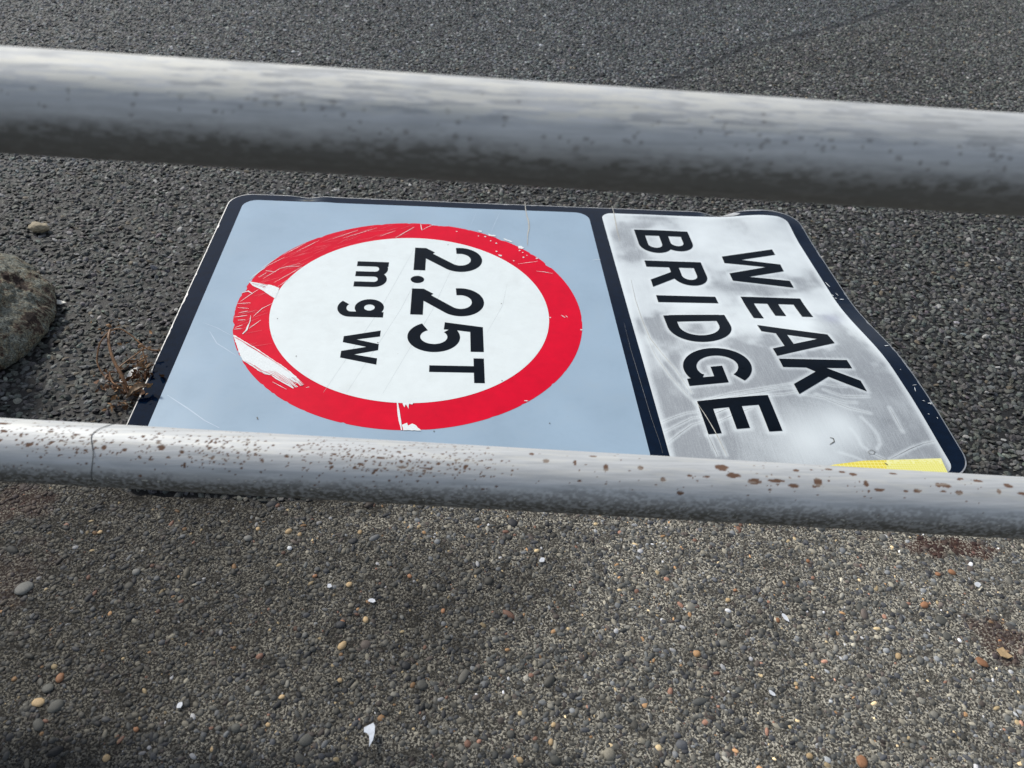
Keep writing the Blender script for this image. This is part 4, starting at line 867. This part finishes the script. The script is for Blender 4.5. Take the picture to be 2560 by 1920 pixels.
# ---- dead weed by the corner of the sign
px_, py_ = G['plant']
weed = empty('dead_weed', (px_, py_, GZ), label='dried brown weed with curled stems by the lower left corner of the sign', category='weed')
def place(dx, dy, h): return (dx, dy, h)
m1 = surf('dry_stem', (.17, .085, .036), .55, nscale=150, amt=.4); m2 = surf('dry_leaf', (.10, .042, .014), .6, nscale=200, amt=.6); m3 = surf('dry_seed', (.24, .13, .055), .6, nscale=300, amt=.5)
E2 = [(0, 0, 0), (-.012, .02, .02), (-.030, .045, .035), (-.043, .075, .048), (-.046, .096, .052)]
mainp = spline(E2, 8)
V, F = tube([(mainp, list(np.linspace(.0032, .0016, len(mainp))))], 8)
me = bpy.data.meshes.new('stem'); me.from_pydata(V, [], F); me.update(); link('stem', me, m1, weed)
branches = [[(-.046, .094, .051), (-.034, .100, .050), (-.018, .094, .044), (-.003, .083, .038), (.004, .078, .034)],
            [(-.047, .094, .050), (-.058, .078, .040), (-.060, .058, .026), (-.056, .046, .018), (-.046, .034, .010), (-.038, .030, .008)],
            [(-.020, .033, .028), (-.008, .048, .032), (.002, .062, .034), (.006, .072, .034)],
            [(.004, .078, .034), (.016, .074, .030), (.030, .076, .028)],
            [(-.004, .004, .006), (-.020, .008, .016), (-.030, .020, .014), (-.036, .034, .018)],
            [(.0, .002, .006), (.012, .010, .018), (.022, .006, .02), (.036, .010, .012)],
            [(.004, .072, .034), (.010, .060, .030), (.014, .052, .024), (.006, .044, .022), (.002, .050, .028)]]
V, F = tube([(spline(b_, 6), .0012) for b_ in branches], 6)
me = bpy.data.meshes.new('branches'); me.from_pydata(V, [], F); me.update(); link('branch', me, m1, weed)
def leaf_clump(name, centers, n_, size, m, seed):
    q = random.Random(seed); V, F = [], []
    for k in range(n_):
        c = Vector(q.choice(centers)); spread = .012
        p = c + Vector((q.gauss(0, spread), q.gauss(0, spread), abs(q.gauss(0, spread * .7)) - .002)); p.z = max(p.z, .002)
        d = Vector((q.gauss(0, 1), q.gauss(0, 1), q.gauss(0, .6))).normalized(); s_ = d.orthogonal().normalized(); s_.rotate(Matrix.Rotation(q.uniform(0, 6), 3, d)); nn = d.cross(s_)
        L = size * q.uniform(.5, 1.5); W_ = L * q.uniform(.12, .35); cur = q.uniform(-.6, .6) * L; base = len(V)
        for i in range(6):
            t_ = i / 5; wv = W_ * math.sin(math.pi * (.1 + .88 * t_)); cc = p + d * (L * (t_ - .5)) + nn * (cur * (t_ - .5) ** 2 * 2)
            V += [tuple(cc - s_ * wv), tuple(cc + nn * wv * .5), tuple(cc + s_ * wv)]
        for i in range(5):
            a = base + i * 3; F += [(a, a + 1, a + 4, a + 3), (a + 1, a + 2, a + 5, a + 4)]
    me = bpy.data.meshes.new(name); me.from_pydata(V, [], F); me.update(); return link(name, me, m, weed)
leaf_clump('curled_leaves', [(.006, .012, .006), (.018, .030, .010), (.026, .040, .010), (0, -.014, .004), (.014, -.008, .008), (-.022, .004, .004), (-.038, .028, .006), (.004, .040, .012), (.02, .02, .01)], 150, .009, m2, 4)
leaf_clump('seed_head', [(-.047, .096, .052), (.004, .078, .033), (.008, .066, .030), (.012, .054, .022), (-.034, .016, .006)], 60, .006, m3, 8)
leaf_clump('pale_leaves', [(.012, .004, .010), (.020, -.012, .014), (-.004, -.028, .004), (.010, .050, .02), (.028, .034, .010), (-.008, -.02, .004)], 34, .009, m3, 12)
# broad dry leaf curling over the edge of the sign
V, F = [], []
for i in range(12):
    t_ = i / 11; wv = .0062 * math.sin(math.pi * (.06 + .9 * t_)) ** .8; c = Vector((.004 + .034 * t_, -.020 + .014 * t_, .012 + .016 * math.sin(t_ * 2.4)))
    d = Vector((-.36, .93, 0))
    for j in range(5):
        s_ = (j - 2) / 2; V.append(tuple(c + d * wv * s_ + Vector((0, 0, .004 * s_ * s_ + .001 * math.sin(i * 2 + j)))))
for i in range(11):
    for j in range(4): a = i * 5 + j; F.append((a, a + 1, a + 6, a + 5))
me = bpy.data.meshes.new('broad_leaf'); me.from_pydata(V, [], F); me.update()
for p in me.polygons: p.use_smooth = True
link('broad_leaf', me, surf('dry_broad_leaf', (.14, .09, .05), .6, nscale=220, amt=.5), weed)

print('verts', sum(len(m_.vertices) for m_ in bpy.data.meshes))
